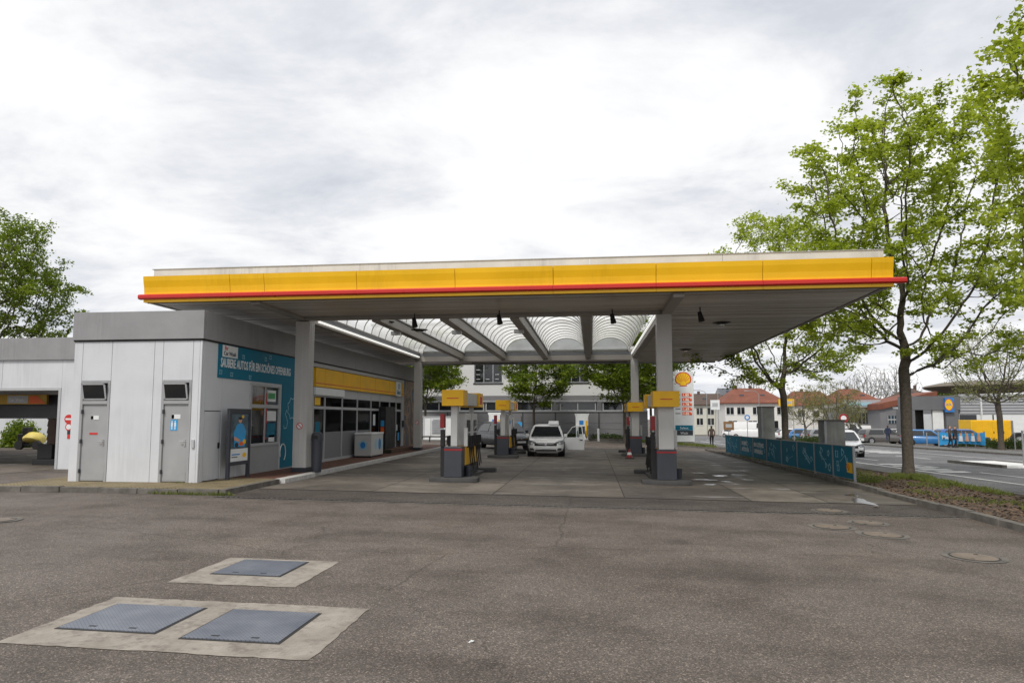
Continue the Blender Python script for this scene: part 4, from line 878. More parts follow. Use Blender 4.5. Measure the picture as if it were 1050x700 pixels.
# ================================================================ TEAL FENCE
def fz(y): return g(7.55, y) + .10
fe = thing('banner_fence', 'low teal banner fence with white frames along the forecourt edge', 'fence', (7.55, 30, fz(30)))
ys = [20.85, 22.55, 24.35, 26.3, 28.4, 30.7, 33.2, 35.8, 38.2, 39.7]; FX = 7.60; FH = 1.02
for i, (a, b) in enumerate(zip(ys, ys[1:])):
    m_ = MB(); za, zb = fz(a), fz(b)
    m_.prism([(FX, a + .035, za + .05), (FX, b - .035, zb + .05), (FX, b - .035, zb + FH - .03), (FX, a + .035, za + FH - .03)], (.03, 0, 0)); pn = m_.build('banner_panel', 'teal', fe)
    for k in range(2):
        MB().prism([(FX - .01, a, [za + .02, za + FH - .03][k]), (FX - .01, b, [zb + .02, zb + FH - .03][k]), (FX - .01, b, [zb + .05, zb + FH][k]), (FX - .01, a, [za + .05, za + FH][k])], (.05, 0, 0)).build('rail', 'pole_grey', fe)
    ffn = lambda y, z, za=za: (FX - .004, y, za + z); mid = (a + b) / 2
    for _ in range(4):
        cy, cz_ = random.uniform(a + .3, b - .3), random.uniform(.25, .8); doodle(pn, ffn, gear(cy, cz_, random.uniform(.06, .13), random.choice((3, 4, 5)), .25), .010)
    doodle(pn, ffn, [(mid + random.uniform(-.5, .5), random.uniform(.15, .85)) for _ in range(4)], .009)
    tx = {6: ('SAUBERE', 'AUTOS FÜR'), 5: ('EIN SCHÖNES', 'OFFENBURG')}.get(i)
    if tx:
        for k, s_ in enumerate(tx): text(s_, .26, 'print_white', pn, (FX - .006, b - .15, za + .58 - k * .3), (0, -1, 0), (0, 0, 1), bold=.006, squash=1.1)
for i, y in enumerate(ys): BX('post', 'pole_grey', fe, FX - .03, FX + .04, y - .025, y + .025, g(FX, y) - .05, fz(y) + FH + .01)
e_ = BX('emblem_board', 'print_yellow', fe, FX - .018, FX - .011, 20.95, 21.38, fz(21) + .22, fz(21) + .52); shell_mark(e_, (FX - .02, 21.27, fz(21) + .38), (0, -1, 0), (0, 0, 1), .10)
# grey cabinets behind the fence
def cabinet(px0, px1, ptop, y0, dep, label):
    a = onY(px0, 450, y0); b = onY(px1, 450, y0); zt = onY((px0 + px1) / 2, ptop, y0).z; z0 = g(a.x, y0)
    t = thing('concrete_pillar', label, 'pillar', ((a.x + b.x) / 2, y0, z0))
    MB().box(a.x, b.x, y0, y0 + dep, z0, zt).build('shaft', 'concrete_dark', t, bevel=.02); BX('cap', 'kerb', t, a.x - .03, b.x + .03, y0 - .03, y0 + dep + .03, zt, zt + .05); BX('edge_strip', 'pole_grey', t, a.x - .012, a.x + .07, y0 - .012, y0 - .001, z0, zt)
mat('concrete_dark', (.27, .27, .26), .85, v=.25, s=2, streak=.6, bmp=.3, bs=30)
cabinet(846, 867, 431.5, 26.5, .75, 'short weathered grey pillar behind the near end of the fence')
cabinet(781.5, 795, 417.5, 34.6, .8, 'tall weathered grey pillar behind the fence left of the tree')
mat('board_brown', (.22, .12, .05), .6, v=.2, s=3)
mat('roof_olive', (.15, .13, .10), .7, v=.15, s=.6)
# ================================================================ CARS
def car(label, paint, loc, rz, L=4.0, W=1.74, Ht=1.46, hood=.95, kind='hatch', door=False, group='cars around the station', cat='car'):
    """local frame: front towards -y, wheels on z = 0"""
    t = thing('car' if kind != 'van' else 'van', label, cat, loc, group, rz); K = dict(local=True)
    h = L / 2; w2 = W / 2
    zb = .20; belt = Ht * .60; hd = belt - .03
    # lower body: stations (y, half width factor, bottom, top)
    st = [(-h, .62, .34, .60), (-h + .06, .80, .26, hd - .24), (-h + .22, .92, .22, hd - .13), (-h + .55, .985, zb, hd - .05), (-h + hood, 1, zb, hd + .02), (0, 1, zb, belt), (h - 1.0, 1, zb, belt + .02), (h - .35, .97, zb, belt + .03), (h - .08, .90, .26, belt), (h, .74, .34, belt - .14)]
    rings = []
    for y, k, z0, z1 in st:
        w_ = w2 * k; dz = z1 - z0
        half = [(w_ * .80, z0), (w_ * .95, z0 + .06), (w_, z0 + dz * .38), (w_ * .995, z0 + dz * .62), (w_ * .955, z0 + dz * .88), (w_ * .87, z0 + dz * .985), (w_ * .45, z1 + .015)]
        rings.append([(x, y, z) for x, z in half] + [(-x, y, z) for x, z in reversed(half)])
    body = MB().loft(rings).build('body', paint, t, smooth=True, **K)
    # cabin
    A = -h + hood - .05; B = A + (.78 if kind != 'van' else .55); Cc = {'hatch': h - .75, 'estate': h - .5, 'van': h - .12}[kind]; D = h - .12 if kind != 'van' else h - .05
    wb, wr = w2 * .955, w2 * .70 if kind != 'van' else w2 * .82; zt = Ht
    def rg(z, ya, yd, ww, n=5): return [(ww, ya + .10, z), (ww, yd - .06, z), (ww * .86, yd, z), (-ww * .86, yd, z), (-ww, yd - .06, z), (-ww, ya + .10, z), (-ww * .8, ya, z), (ww * .8, ya, z)]
    cab = MB().loft([rg(belt - .06, A, D, wb), rg((belt + zt) / 2, A + (B - A) * .52, D - (D - Cc) * .45, (wb + wr) / 2 + .025), rg(zt - .06, B - .05, Cc + .05, wr + .015), rg(zt, B + .18, Cc - .12, wr * .86)]).build('cabin', paint, t, smooth=True, **K)
    def P(f, z): # interpolate cabin at height fraction f: ya, yd, w
        return A + (B - A) * f, D - (D - Cc) * f, wb + (wr - wb) * f + .03 * math.sin(math.pi * f)
    def glassq(n, pts, par=t): return MB().quad(*pts).build(n, 'glass_car', par, **K)
    f0, f1 = .10, .88; z0 = belt + (zt - belt) * f0 - .02; z1 = belt + (zt - belt) * f1 - .03
    a0, d0, w0 = P(f0, 0); a1, d1, w1 = P(f1, 0)
    MB().add([(x * k, y, z) for k in (-1, -.33, .33, 1) for x, y, z in ((w0 * .90, a0 - .04, z0), (w1 * .86, a1 - .05, z1))], [(0, 1, 3, 2), (2, 3, 5, 4), (4, 5, 7, 6)]).build('windscreen', 'glass_car', t, **K)
    if kind != 'van': glassq('rear_window', [(w0 * .78, d0 + .03, z0 + .05), (w1 * .76, d1 + .04, z1), (-w1 * .76, d1 + .04, z1), (-w0 * .78, d0 + .03, z0 + .05)])
    for sx in (-1, 1):
        e0, e1 = sx * (w0 + .018), sx * (w1 + .028); mid = A + (D - A) * .47; end0, end1 = (d0 - .3, d1 - .25) if kind != 'van' else (A + 1.25, A + 1.2)
        mids = [(a0 + .30, a1 + .18, mid - .04, mid - .04), (mid + .04, mid + .04, end0, end1)] if kind != 'van' else [(a0 + .30, a1 + .18, end0, end1)]
        for q in mids: glassq('side_window', [(e0, q[0], z0 + .03), (e1, q[1], z1), (e1, q[3], z1), (e0, q[2], z0 + .03)])
        mb = MB().box(sx * (w2 * .97), sx * (w2 * .97 + .16), A + .22, A + .34, belt - .02, belt + .14); mb.build('mirror', paint, t, bevel=.03, **K)
        # lamps
        MB().loft([[(sx * w2 * x, -h + y, hd + z) for y, z in q] for x, q in ((.52, ((.03, -.29), (.16, -.29), (.20, -.17), (.07, -.19))), (.74, ((.03, -.29), (.2, -.29), (.34, -.115), (.15, -.13))), (.955, ((.16, -.27), (.3, -.27), (.56, -.085), (.36, -.085))))]).build('headlight', 'lamp_dark', t, smooth=True, **K)
        MB().cyl((sx * w2 * .74, -h + .012, hd - .235), (sx * w2 * .74, -h + .06, hd - .235), .05, n=12).build('headlight_lens', 'lamp_glass', t, **K)
        MB().box(sx * w2 * .66, sx * w2 * .90, h - .13, h - .012, belt - .22, belt + .02).build('tail_light', 'paint_red', t, **K)
        MB().box(sx * w2 * .62, sx * w2 * .84, -h + .02, -h + .16, .30, .40).build('fog_lamp', 'black', t, **K)
        for yw in (-h + .78, h - .72):
            MB().cyl((sx * (w2 + .004), yw, .315), (sx * (w2 - .3), yw, .315), .365, n=22).build('wheel_arch', 'black', t, **K)
            wh = MB().loft([[(sx * x, yw + r * math.cos(q), .31 + r * math.sin(q)) for q in np.linspace(0, 2 * math.pi, 22, endpoint=False)] for x, r in ((w2 - .20, .29), (w2 - .19, .308), (w2 + .0, .308), (w2 + .015, .285), (w2 + .012, .215))]).build('wheel', 'rubber', t, smooth=True, **K)
            rm = MB().cyl((sx * (w2 + .013), yw, .31), (sx * (w2 + .017), yw, .31), .205, n=18).build('rim', 'paint_silver', wh, **K)
            for sp5 in range(5):
                aa = 2 * math.pi * sp5 / 5; MB().cyl((sx * (w2 + .019), yw + .12 * math.cos(aa), .31 + .12 * math.sin(aa)), (sx * (w2 + .018), yw + .12 * math.cos(aa), .31 + .12 * math.sin(aa)), .045, n=8).build('rim_gap', 'black', rm, **K)
    MB().box(-w2 * .60, w2 * .60, -h - .014, -h + .12, .50, .64).build('grille', 'black', t, bevel=.02, **K); MB().box(-w2 * .42, w2 * .42, -h - .022, -h - .012, .585, .61).build('grille_bar', 'chrome', t, **K)
    MB().box(-w2 * .55, w2 * .55, -h + .0, -h + .15, .26, .34).build('lower_intake', 'black', t, **K)
    MB().box(-.26, .26, -h - .022, -h - .006, .385, .49).build('number_plate', 'print_white', t, **K); MB().box(-.26, .26, h - .0, h + .012, .52, .63).build('number_plate', 'print_white', t, **K)
    MB().cyl((0, -h - .022, .60), (0, -h + .02, .60), .06, n=14).build('badge', 'chrome', t, **K)
    if door:                                              # driver's door swung open, facing the camera
        sx = 1; hy = A + .30; M4 = Matrix.Translation((sx * w2 * .98, hy, 0)) @ Matrix.Rotation(R(-28), 4, 'Z')
        dm = MB(); dm.add([M4 @ Vector(v) for v in ((0, 0, .28), (1.05, 0, .28), (1.08, 0, .70), (1.03, 0, belt), (0, 0, belt - .03), (0, .07, .28), (1.05, .07, .28), (1.08, .07, .70), (1.03, .07, belt), (0, .07, belt - .03))], [(0, 1, 2, 3, 4), (9, 8, 7, 6, 5), (0, 5, 6, 1), (1, 6, 7, 2), (2, 7, 8, 3), (3, 8, 9, 4), (4, 9, 5, 0)]); dr_ = dm.build('open_door', paint, t, bevel=.02, **K)
        fm = MB()
        fm.tube([M4 @ Vector(v) for v in ((.02, .035, belt - .03), (.42, .035, zt - .14), (.62, .035, zt - .08), (.93, .035, zt - .10), (1.0, .035, belt))], .024, 6).build('window_frame', paint, dr_, **K)
        MB().quad(*[M4 @ Vector(v) for v in ((.06, .035, belt), (.44, .035, zt - .15), (.92, .035, zt - .12), (.98, .035, belt))]).build('window', 'glass_clear', dr_, **K)
        MB().obox(M4 @ Matrix.Translation((.93, -.02, belt - .12)), .08, .018, .018).build('handle', 'chrome', dr_, **K)
    return t
def on(px, py): p = gp(px, py); return (p.x, p.y, p.z)
def onroad(px, py, dz=.012): p = gp(px, py); return (p.x, p.y, p.z + dz)
# small hatchback at the pumps
c0 = gp(558, 468.5); cz_ = g(c0.x, c0.y) + .014
car('white hatchback with open driver door and roof sign, front towards camera', 'paint_white', (c0.x, c0.y + 2.0, cz_), R(2), 4.0, 1.74, 1.48, .95, 'hatch', True, None)
rs = thing('roof_sign', 'small white driving school sign on the roof of the white hatchback', 'sign', (c0.x + .35, c0.y + 1.7, cz_ + 1.48), None)
MB().prism([(-.26, -.09, 0), (.26, -.09, 0), (.24, -.02, .17), (-.24, -.02, .17)], (0, .10, 0)).build('shell', 'print_white', rs, bevel=.02, local=True); MB().box(-.24, .24, -.07, .06, -.012, .0).build('magnet_foot', 'black', rs, local=True)
c1 = gp(500, 464.5); car('dark blue car parked behind the left fuel islands', 'paint_dark', (c1.x + .2, c1.y + 5, g(c1.x, c1.y) + .014), R(33), 4.4, 1.82, 1.55, 1.0, 'hatch', False, None)
# street and car park
c2 = onroad(876, 468.5); car('white hatchback driving towards the camera behind the short grey pillar', 'paint_white', (c2[0] - .1, c2[1] + 1.5, c2[2]), R(-12), 4.25, 1.8, 1.47, 1.05, 'hatch', False, 'cars on the street')
LOT = 'cars in the car park across the street'
def lot(px, py, Y, label, paint, rz, **k):
    p = gp(px, py); x = p.x * Y / p.y; car(label, paint, (x, Y, g(x, Y) + .012), R(rz), group=LOT, **k)
lot(905, 455.5, 72, 'grey estate car parked side-on beside a man in dark blue', 'paint_grey', 100, L=4.7, kind='estate', Ht=1.5)
lot(951, 458, 64, 'bright blue hatchback parked left of the blue banner', 'paint_sky', 70, L=4.1)
lot(985, 457, 66, 'dark blue estate car half hidden behind the blue banner', 'paint_blue', 95, L=4.7, kind='estate', Ht=1.5)
lot(880, 450, 84, 'dark blue hatchback behind the grey estate car', 'paint_dark', 95, L=4.2)
lot(868, 447, 95, 'white delivery van parked behind the dark blue hatchback', 'paint_white', 60, L=5.2, W=1.95, Ht=2.2, kind='van', hood=.75, cat='van')
lot(891, 446, 100, 'smaller white van parked in front of the workshop', 'paint_white', 80, L=4.6, W=1.85, Ht=1.9, kind='van', hood=.85, cat='van')
lot(916, 450, 88, 'silver hatchback parked before the workshop wall', 'paint_silver', 85, L=4.2)
lot(826, 450, 84, 'sky blue hatchback parked right of the second maple trunk', 'paint_sky', 80, L=4.1)
lot(842, 451, 78, 'silver car parked behind the short grey pillar', 'paint_silver', 110, L=4.3)
lot(812, 448, 92, 'white hatchback parked just right of the second maple trunk', 'paint_white', 100, L=4.2)
lot(935, 452, 82, 'white hatchback parked before the dark supermarket entrance', 'paint_white', 75, L=4.1)
lot(786, 446, 108, 'red hatchback left behind the tall grey pillar', 'paint_red', 85, L=4.1)
lot(797, 447, 105, 'dark hatchback between tall pillar and maple trunk', 'paint_dark', 90, L=4.2)
lot(753, 444.5, 112, 'white car by the houses left of the brown board', 'paint_white', 30, L=4.2)
lot(770, 447.5, 100, 'white delivery van with blue lettering left of the tall pillar', 'paint_white', 75, L=5.4, W=2.0, Ht=2.35, kind='van', hood=.7, cat='van')

# ================================================================ PEOPLE
def person(label, loc, rz, top, legs, hair='hair', ht=1.75, stride=.16, coat=False, bag=False):
    k = ht / 1.75; V = []; E = []; Rr = []
    def add(p, r, par=None):
        V.append(Vector(p) * k); Rr.append(r * k)
        if par is not None: E.append((par, len(V) - 1))
        return len(V) - 1
    pel = add((0, 0, .95), .145); bl = add((0, 0, 1.12), .135, pel); ch = add((0, -.01, 1.30), .155, bl); nk = add((0, 0, 1.47), .062, ch); hb = add((0, -.015, 1.57), .085, nk); hm = add((0, -.015, 1.66), .098, hb); add((0, 0, 1.72), .06, hm); add((0, -.115, 1.615), .018, hb)
    for s in (-1, 1):
        sh = add((s * .17, 0, 1.42), .068, ch); el = add((s * .25, .03 * s, 1.16), .05, sh); wr = add((s * .245, -.08 + s * .05, .93), .034, el); pm = add((s * .24, -.10 + s * .05, .86), .036, wr)
        for q in range(4): f1 = add((s * .24, -.135 + s * .05 + q * .022, .80), .010, pm); add((s * .232, -.14 + s * .05 + q * .022, .755 + .006 * abs(q - 1.5)), .008, f1)
        add((s * .225, -.14 + s * .05, .83), .010, pm)
        hp = add((s * .095, 0, .90), .105, pel); kn = add((s * .10, -.06 + s * stride * .5, .50), .066, hp); an = add((s * .10, s * stride, .10), .042, kn); add((s * .105, s * stride - .14, .045), .040, an)
        add((s * .103, s * stride + .05, .05), .038, an)
    me = bpy.data.meshes.new('person'); me.from_pydata([tuple(v) for v in V], E, []); o = bpy.data.objects.new('tmp', me); COL.objects.link(o)
    m = o.modifiers.new('skin', 'SKIN'); sv = me.skin_vertices[0].data
    for i, r in enumerate(Rr): sv[i].radius = (r, r * (.72 if i in (1, 2, 0) else 1))
    sv[0].use_root = True; s2 = o.modifiers.new('sub', 'SUBSURF'); s2.levels = 2; s2.render_levels = 2
    dg = bpy.context.evaluated_depsgraph_get(); dg.update(); nm = bpy.data.meshes.new_from_object(o.evaluated_get(dg)); bpy.data.objects.remove(o)
    nm.materials.clear()
    for x in (top, legs, 'skin', hair, 'black'): nm.materials.append(M(x))
    for f in nm.polygons:
        c = f.center / k; f.use_smooth = True
        if c.z > 1.49: i = 3 if (c.z > 1.66 or c.y > .02) else 2
        elif c.z < .10: i = 4
        elif c.z < .885 and abs(c.x) > .19 and c.z > .70: i = 2
        elif c.z < (.62 if coat else .92): i = 1
        else: i = 0
        f.material_index = i
    nm.name = 'person'; p = link('person', nm); p.location = loc; p.rotation_euler = (0, 0, rz); tag(p, label, 'person', 'people by the street')
    if coat:
        MB().loft([[(rx * k * math.cos(t), ry * k * math.sin(t), z * k) for t in np.linspace(0, 2 * math.pi, 14, endpoint=False)] for rx, ry, z in ((.24, .19, .62), (.20, .15, .95), (.19, .14, 1.1))], caps=False).build('coat_skirt', top, p, smooth=True, local=True)
    return p
p = gp(730, 458); person('person in dark jacket and black trousers walking away near the price pylon', (p.x, p.y, p.z + .012), R(180), 'coat_brown', 'trousers', ht=1.72, stride=.10)
p = gp(911, 455.5); person('person in dark blue jacket and jeans beside the grey estate car', (p.x, p.y, p.z + .12), R(160), 'jacket_blue', 'jeans', ht=1.75)
p = gp(974.5, 460.5); person('person in brown jacket, left of the pair by the blue banner', (p.x, p.y, p.z + .12), R(60), 'coat_brown', 'trousers', ht=1.72)
p = gp(980, 460.5); person('person in long black coat, right of the pair by the blue banner', (p.x, p.y, p.z + .12), R(30), 'jacket_dark', 'trousers', ht=1.68, coat=True)

# ================================================================ BACKGROUND: office building behind the station
OY = 60.0
def ox(px): return onY(px, 420, OY).x
def oz(py, px=520): return onY(px, py, OY).z
of = thing('office_building', 'white office block with grey ground floor behind the canopy', 'building', (-6, OY, 0))
X0, X1 = ox(380), ox(664); zg = oz(405.5); gz = 0.0
BX('core', 'render_white', of, X0, X1, OY + .35, OY + 14, -.2, 10.3)
# upper white wall as bands and piers between windows
win = [(ox(425), ox(466.5)), (ox(486), ox(515)), (ox(532), ox(541.5)), (ox(577), ox(604)), (ox(622), ox(650))]
win = [(a, a + 3.1) if i == 0 else (a, b) for i, (a, b) in enumerate(win)]
wz0, wz1 = oz(392.5), oz(371) + .5
BX('wall', 'render_white', of, X0, X1, OY, OY + .35, zg, wz0); BX('wall', 'render_white', of, X0, X1, OY, OY + .35, wz1, 6.6 + 1.2)
e = [X0] + [q for wnd in win for q in wnd] + [X1]
for a, b in zip(e[::2], e[1::2]): BX('wall', 'render_white', of, a, b, OY, OY + .35, wz0, wz1)
for a, b in win:
    wnd = BX('window', 'glass_dark', of, a, b, OY + .22, OY + .24, wz0, wz1); n = max(1, round((b - a) / .8))
    fm = MB().box(a, b, OY + .16, OY + .22, wz0, wz0 + .08).box(a, b, OY + .16, OY + .22, wz1 - .08, wz1)
    for i in range(n + 1): x = a + (b - a - .07) * i / n; fm.box(x, x + .07, OY + .16, OY + .22, wz0 + .08, wz1 - .08)
    fm.build('frame', 'silver_clad', wnd); BX('sill', 'dark_frame', wnd, a - .08, b + .08, OY - .06, OY + .16, wz0 - .10, wz0)
    for r_ in range(3):
        for i in range(n):
            if random.random() < .55: x = a + (b - a) * (i + .2) / n; BX('ceiling_lamp_row', 'print_white', wnd, x, x + .35, OY + .212, OY + .219, wz0 + .35 + r_ * .42, wz0 + .39 + r_ * .42)
# grey ground floor with window band
bz0, bz1 = oz(421), oz(412)
BX('grey_wall', 'grey_clad', of, X0, X1, OY - .02, OY + .35, bz1 + .12, zg); BX('grey_wall', 'grey_clad', of, X0, X1, OY - .02, OY + .35, bz0 - 1.1, bz0 - .1)
for k in range(3): BX('grey_board', 'grey_clad', of, X0, X1, OY - .02 - .02 * (k % 2), OY + .35, -.2 + k * (bz0 - .9) / 3, -.22 + (k + 1) * (bz0 - .9) / 3)
BX('ledge', 'silver_clad', of, X0, X1, OY - .10, OY + .3, bz0 - .10, bz0); BX('ledge', 'silver_clad', of, X0, X1, OY - .06, OY + .3, bz1, bz1 + .12)
bx_ = [ox(v) for v in (385, 430, 470, 497, 529, 567, 573, 612, 617, 660)]
for a, b in zip(bx_, bx_[1:]):
    if b - a < .9: BX('pier', 'grey_clad2', of, a, b, OY - .05, OY + .35, bz0, bz1)
    else:
        w_ = BX('window', 'glass_dark', of, a + .1, b - .1, OY + .10, OY + .12, bz0, bz1); fm = MB(); n = max(2, round((b - a) / 1.6))
        for i in range(n + 1): x = a + .08 + (b - a - .24) * i / n; fm.box(x, x + .08, OY + .04, OY + .10, bz0, bz1)
        fm.box(a + .08, b - .08, OY + .05, OY + .10, bz0, bz0 + .05).box(a + .08, b - .08, OY + .05, OY + .10, bz1 - .05, bz1); fm.build('frame', 'frame_grey', w_)
for px in (459, 536, 569.5, 614, 645): BX('joint_rail', 'dark_frame', of, ox(px) - .05, ox(px) + .05, OY - .06, OY - .041, -.1, bz0 - .12)
BX('roof', 'dark_frame', of, X0 - .1, X1 + .1, OY - .1, OY + 14, 10.3, 10.5); BX('wall', 'render_white', of, X0, X1, OY, OY + .35, 7.8, 10.3)
# kerb and hedge strip in front of it
hk = structure(sheet('back_kerb', 'kerb', -16, 5, 55.6, 55.8, .12, 1.0, thick=.12)); structure(sheet('back_bed', 'soil', -16, 5, 55.8, OY - .05, .08, 1.0))
# charging stations
def charger(px, py, Y, label, sc=1.0):
    p = gp(px, py); x = p.x * Y / p.y; z = g(x, Y); t = thing('charging_station', label, 'charger', (x, Y, z), 'white charging stations behind the forecourt'); K = dict(local=True); w_ = .55 * sc
    MB().prism([(-w_ * .86, -.3, .08), (w_ * .86, -.3, .08), (w_ * .92, -.3, 1.9), (w_ * 1.1, -.3, 2.15), (-w_ * 1.1, -.3, 2.15), (-w_ * .92, -.3, 1.9)], (0, .6, 0)).build('housing', 'print_white', t, bevel=.04, **K)
    MB().box(-.28, .22, -.315, -.301, .55, 1.15).build('connector_bay', 'print_dark', t, **K); MB().box(-.22, .12, -.316, -.301, 1.28, 1.62).build('screen', 'print_blue', t, **K); MB().box(.28, .42, -.32, -.301, .3, 1.6).build('stripe', 'print_yellow', t, **K); MB().box(-w_, w_, -.35, .35, 0, .08).build('foot', 'concrete', t, **K)
    for sx in (-.36, .3): MB().tube([(sx, -.33, .8), (sx - .05, -.42, .4), (sx + .04, -.40, .22), (sx + .12, -.36, .6), (sx + .14, -.33, 1.2)], .025, 6).build('cable', 'rubber', t, **K)
charger(597, 452, 54.5, 'white charging station with yellow stripe right of the white hatchback'); charger(508, 452, 54.0, 'white charging station half hidden behind the dark car')
p = gp(613, 450); bo = thing('bollard', 'thin white bollard right of the charging station', 'bollard', (p.x, 54, g(p.x, 54))); MB().cyl((0, 0, 0), (0, 0, .95), .09, n=12).build('tube', 'print_white', bo, local=True); MB().cyl((0, 0, .95), (0, 0, 1.0), .09, .03, 12).build('cap', 'print_white', bo, local=True)
# white transformer cabinet
TY = 50.0; a = onY(434, 440, TY); b = onY(463.5, 440, TY); z1 = onY(450, 427.5, TY).z; z0 = g(a.x, TY)
tr_ = thing('service_cabinet', 'white service cabinet with louvred doors behind the shop', 'cabinet', ((a.x + b.x) / 2, TY, z0)); MB().box(a.x, b.x, TY, TY + 1.2, z0 + .05, z1).build('housing', 'print_white', tr_, bevel=.02); BX('roof_plate', 'frame_grey', tr_, a.x - .05, b.x + .05, TY - .05, TY + 1.25, z1, z1 + .07); BX('base', 'dark_frame', tr_, a.x - .02, b.x + .02, TY - .02, TY + 1.22, z0, z0 + .05)
wd_ = b.x - a.x; lp = BX('louvre_door', 'silver_clad', tr_, a.x + wd_ * .30, a.x + wd_ * .72, TY - .03, TY - .001, z0 + .5, z1 - .25)
for k in range(9): BX('louvre', 'silver_clad', lp, a.x + wd_ * .33, a.x + wd_ * .69, TY - .06, TY - .031, z0 + .58 + k * .125, z0 + .62 + k * .125)
for x in (.02, .25, .76): BX('door_strip', 'frame_grey', tr_, a.x + wd_ * x, a.x + wd_ * x + .05, TY - .02, TY - .001, z0 + .15, z1 - .1)
bar = thing('barrier_rail', 'low dark barrier rail in front of the white cabinet', 'rail', (a.x, 47.5, z0)); MB().tube([(a.x - .6, 47.5, z0 + .38), (b.x + .6, 47.5, z0 + .38)], .05, 8).build('bar', 'black', bar)
for q in (.1, .5, .9): x = a.x + wd_ * q; MB().cyl((x, 47.5, z0), (x, 47.5, z0 + .38), .045, n=8).build('post', 'black', bar)
p = gp(530, 457); bs_ = thing('info_board', 'small bright blue board behind the rear left fuel island', 'sign', (p.x, 50, g(p.x, 50))); u = 50 / p.y; X = p.x * u; Z = g(X, 50); bs_.location = (X, 50, Z)
MB().box(-.38, .38, -.03, .03, .75, 1.45).build('panel', 'print_sky', bs_, local=True)
for sx in (-.34, .34): MB().box(sx - .03, sx + .03, -.02, .02, 0, .75 if sx < 0 else 1.9).build('post', 'dark_frame', bs_, local=True)

# ================================================================ BACKGROUND: houses
def house(label, px0, px1, pe, pr, Y, depth, wallm, roofm, hip, wins, base=None, chim=(), cat='house'):
    a = onY(px0, 430, Y).x; b = onY(px1, 430, Y).x; ze = onY((px0 + px1) / 2, pe, Y).z; zr = onY((px0 + px1) / 2, pr, Y).z; z0 = g(a, Y) - .2
    t = thing('house', label, cat, ((a + b) / 2, Y, z0)); BX('wall', wallm, t, a, b, Y, Y + depth, z0, ze)
    o = .45; yc = Y + depth / 2; h_ = (b - a) * hip
    rf = MB().add([(a - o, Y - o, ze), (b + o, Y - o, ze), (b + o, Y + depth + o, ze), (a - o, Y + depth + o, ze), (a + h_ - o * (hip == 0), yc, zr), (b - h_ + o * (hip == 0), yc, zr), (a - o, Y - o, ze - .18), (b + o, Y - o, ze - .18), (b + o, Y + depth + o, ze - .18), (a - o, Y + depth + o, ze - .18)], [(0, 1, 5, 4), (1, 2, 5), (2, 3, 4, 5), (3, 0, 4), (6, 7, 1, 0), (7, 8, 2, 1), (8, 9, 3, 2), (9, 6, 0, 3), (9, 8, 7, 6)]).build('roof', roofm, t)
    for cx in chim: x = a + (b - a) * cx; BX('chimney', 'roof_brown', rf, x - .25, x + .25, yc - .25, yc + .25, zr - 1.2, zr + .5)
    for (x, z, w_, hh) in wins:
        xc = a + (b - a) * x; zc = z0 + (ze - z0) * z; w1 = BX('window', 'glass_dark', t, xc - w_ / 2, xc + w_ / 2, Y - .02, Y - .005, zc - hh / 2, zc + hh / 2)
        MB().box(xc - .04, xc + .04, Y - .05, Y - .021, zc - hh / 2, zc + hh / 2).box(xc - w_ / 2 - .08, xc + w_ / 2 + .08, Y - .08, Y - .021, zc - hh / 2 - .1, zc - hh / 2).build('frame', 'print_white', w1)
    for k in range(2): x = a + (b - a) * (.3 + .35 * k); BX('roof_window', 'glass_blue', rf, x, x + .7, Y + depth * .2, Y + depth * .2 + .9, ze + (zr - ze) * .40 + .02, ze + (zr - ze) * .40 + .4)
    return t
house('pale green-white apartment house with dark brown roof right of the price pylon', 688, 742, 414.5, 402.5, 138, 11, 'house_cream', 'roof_brown', 0, [(x, z, 1.2, 1.3) for x in (.12, .33, .55, .76, .93) for z in (.78, .45)], chim=(.62,))
house('white house with large orange-red hipped roof left of the second maple', 744, 806, 412.5, 396.5, 128, 12, 'house_white', 'roof_red', .26, [(x, .76, 1.3, 1.3) for x in (.08, .26, .52, .74, .92)] + [(x, .36, 1.5, 1.4) for x in (.12, .45, .8)], chim=(.3, .55))
house('white house with red tiled roof seen behind the willow trees', 812, 862, 415, 400, 150, 12, 'house_white', 'roof_red', .2, [(x, .7, 1.4, 1.3) for x in (.2, .5, .8)], chim=(.4,))
house('house with broad brown-red hipped roof behind the car showroom', 862, 905, 412, 397, 140, 14, 'house_white', 'roof_red', .3, [(x, .7, 1.4, 1.3) for x in (.2, .5, .8)], chim=(.5,))
house('white gabled house with two chimneys behind the supermarket', 932, 960, 408, 396, 160, 12, 'house_white', 'roof_brown', .45, [(.5, .8, 1.2, 1.2)], chim=(.25, .75))
house('small house with blue-grey roof between the apartment and red roof houses', 742, 760, 405, 397, 165, 9, 'house_white', 'paint_dark', 0, [(.5, .7, 1.2, 1.2)])
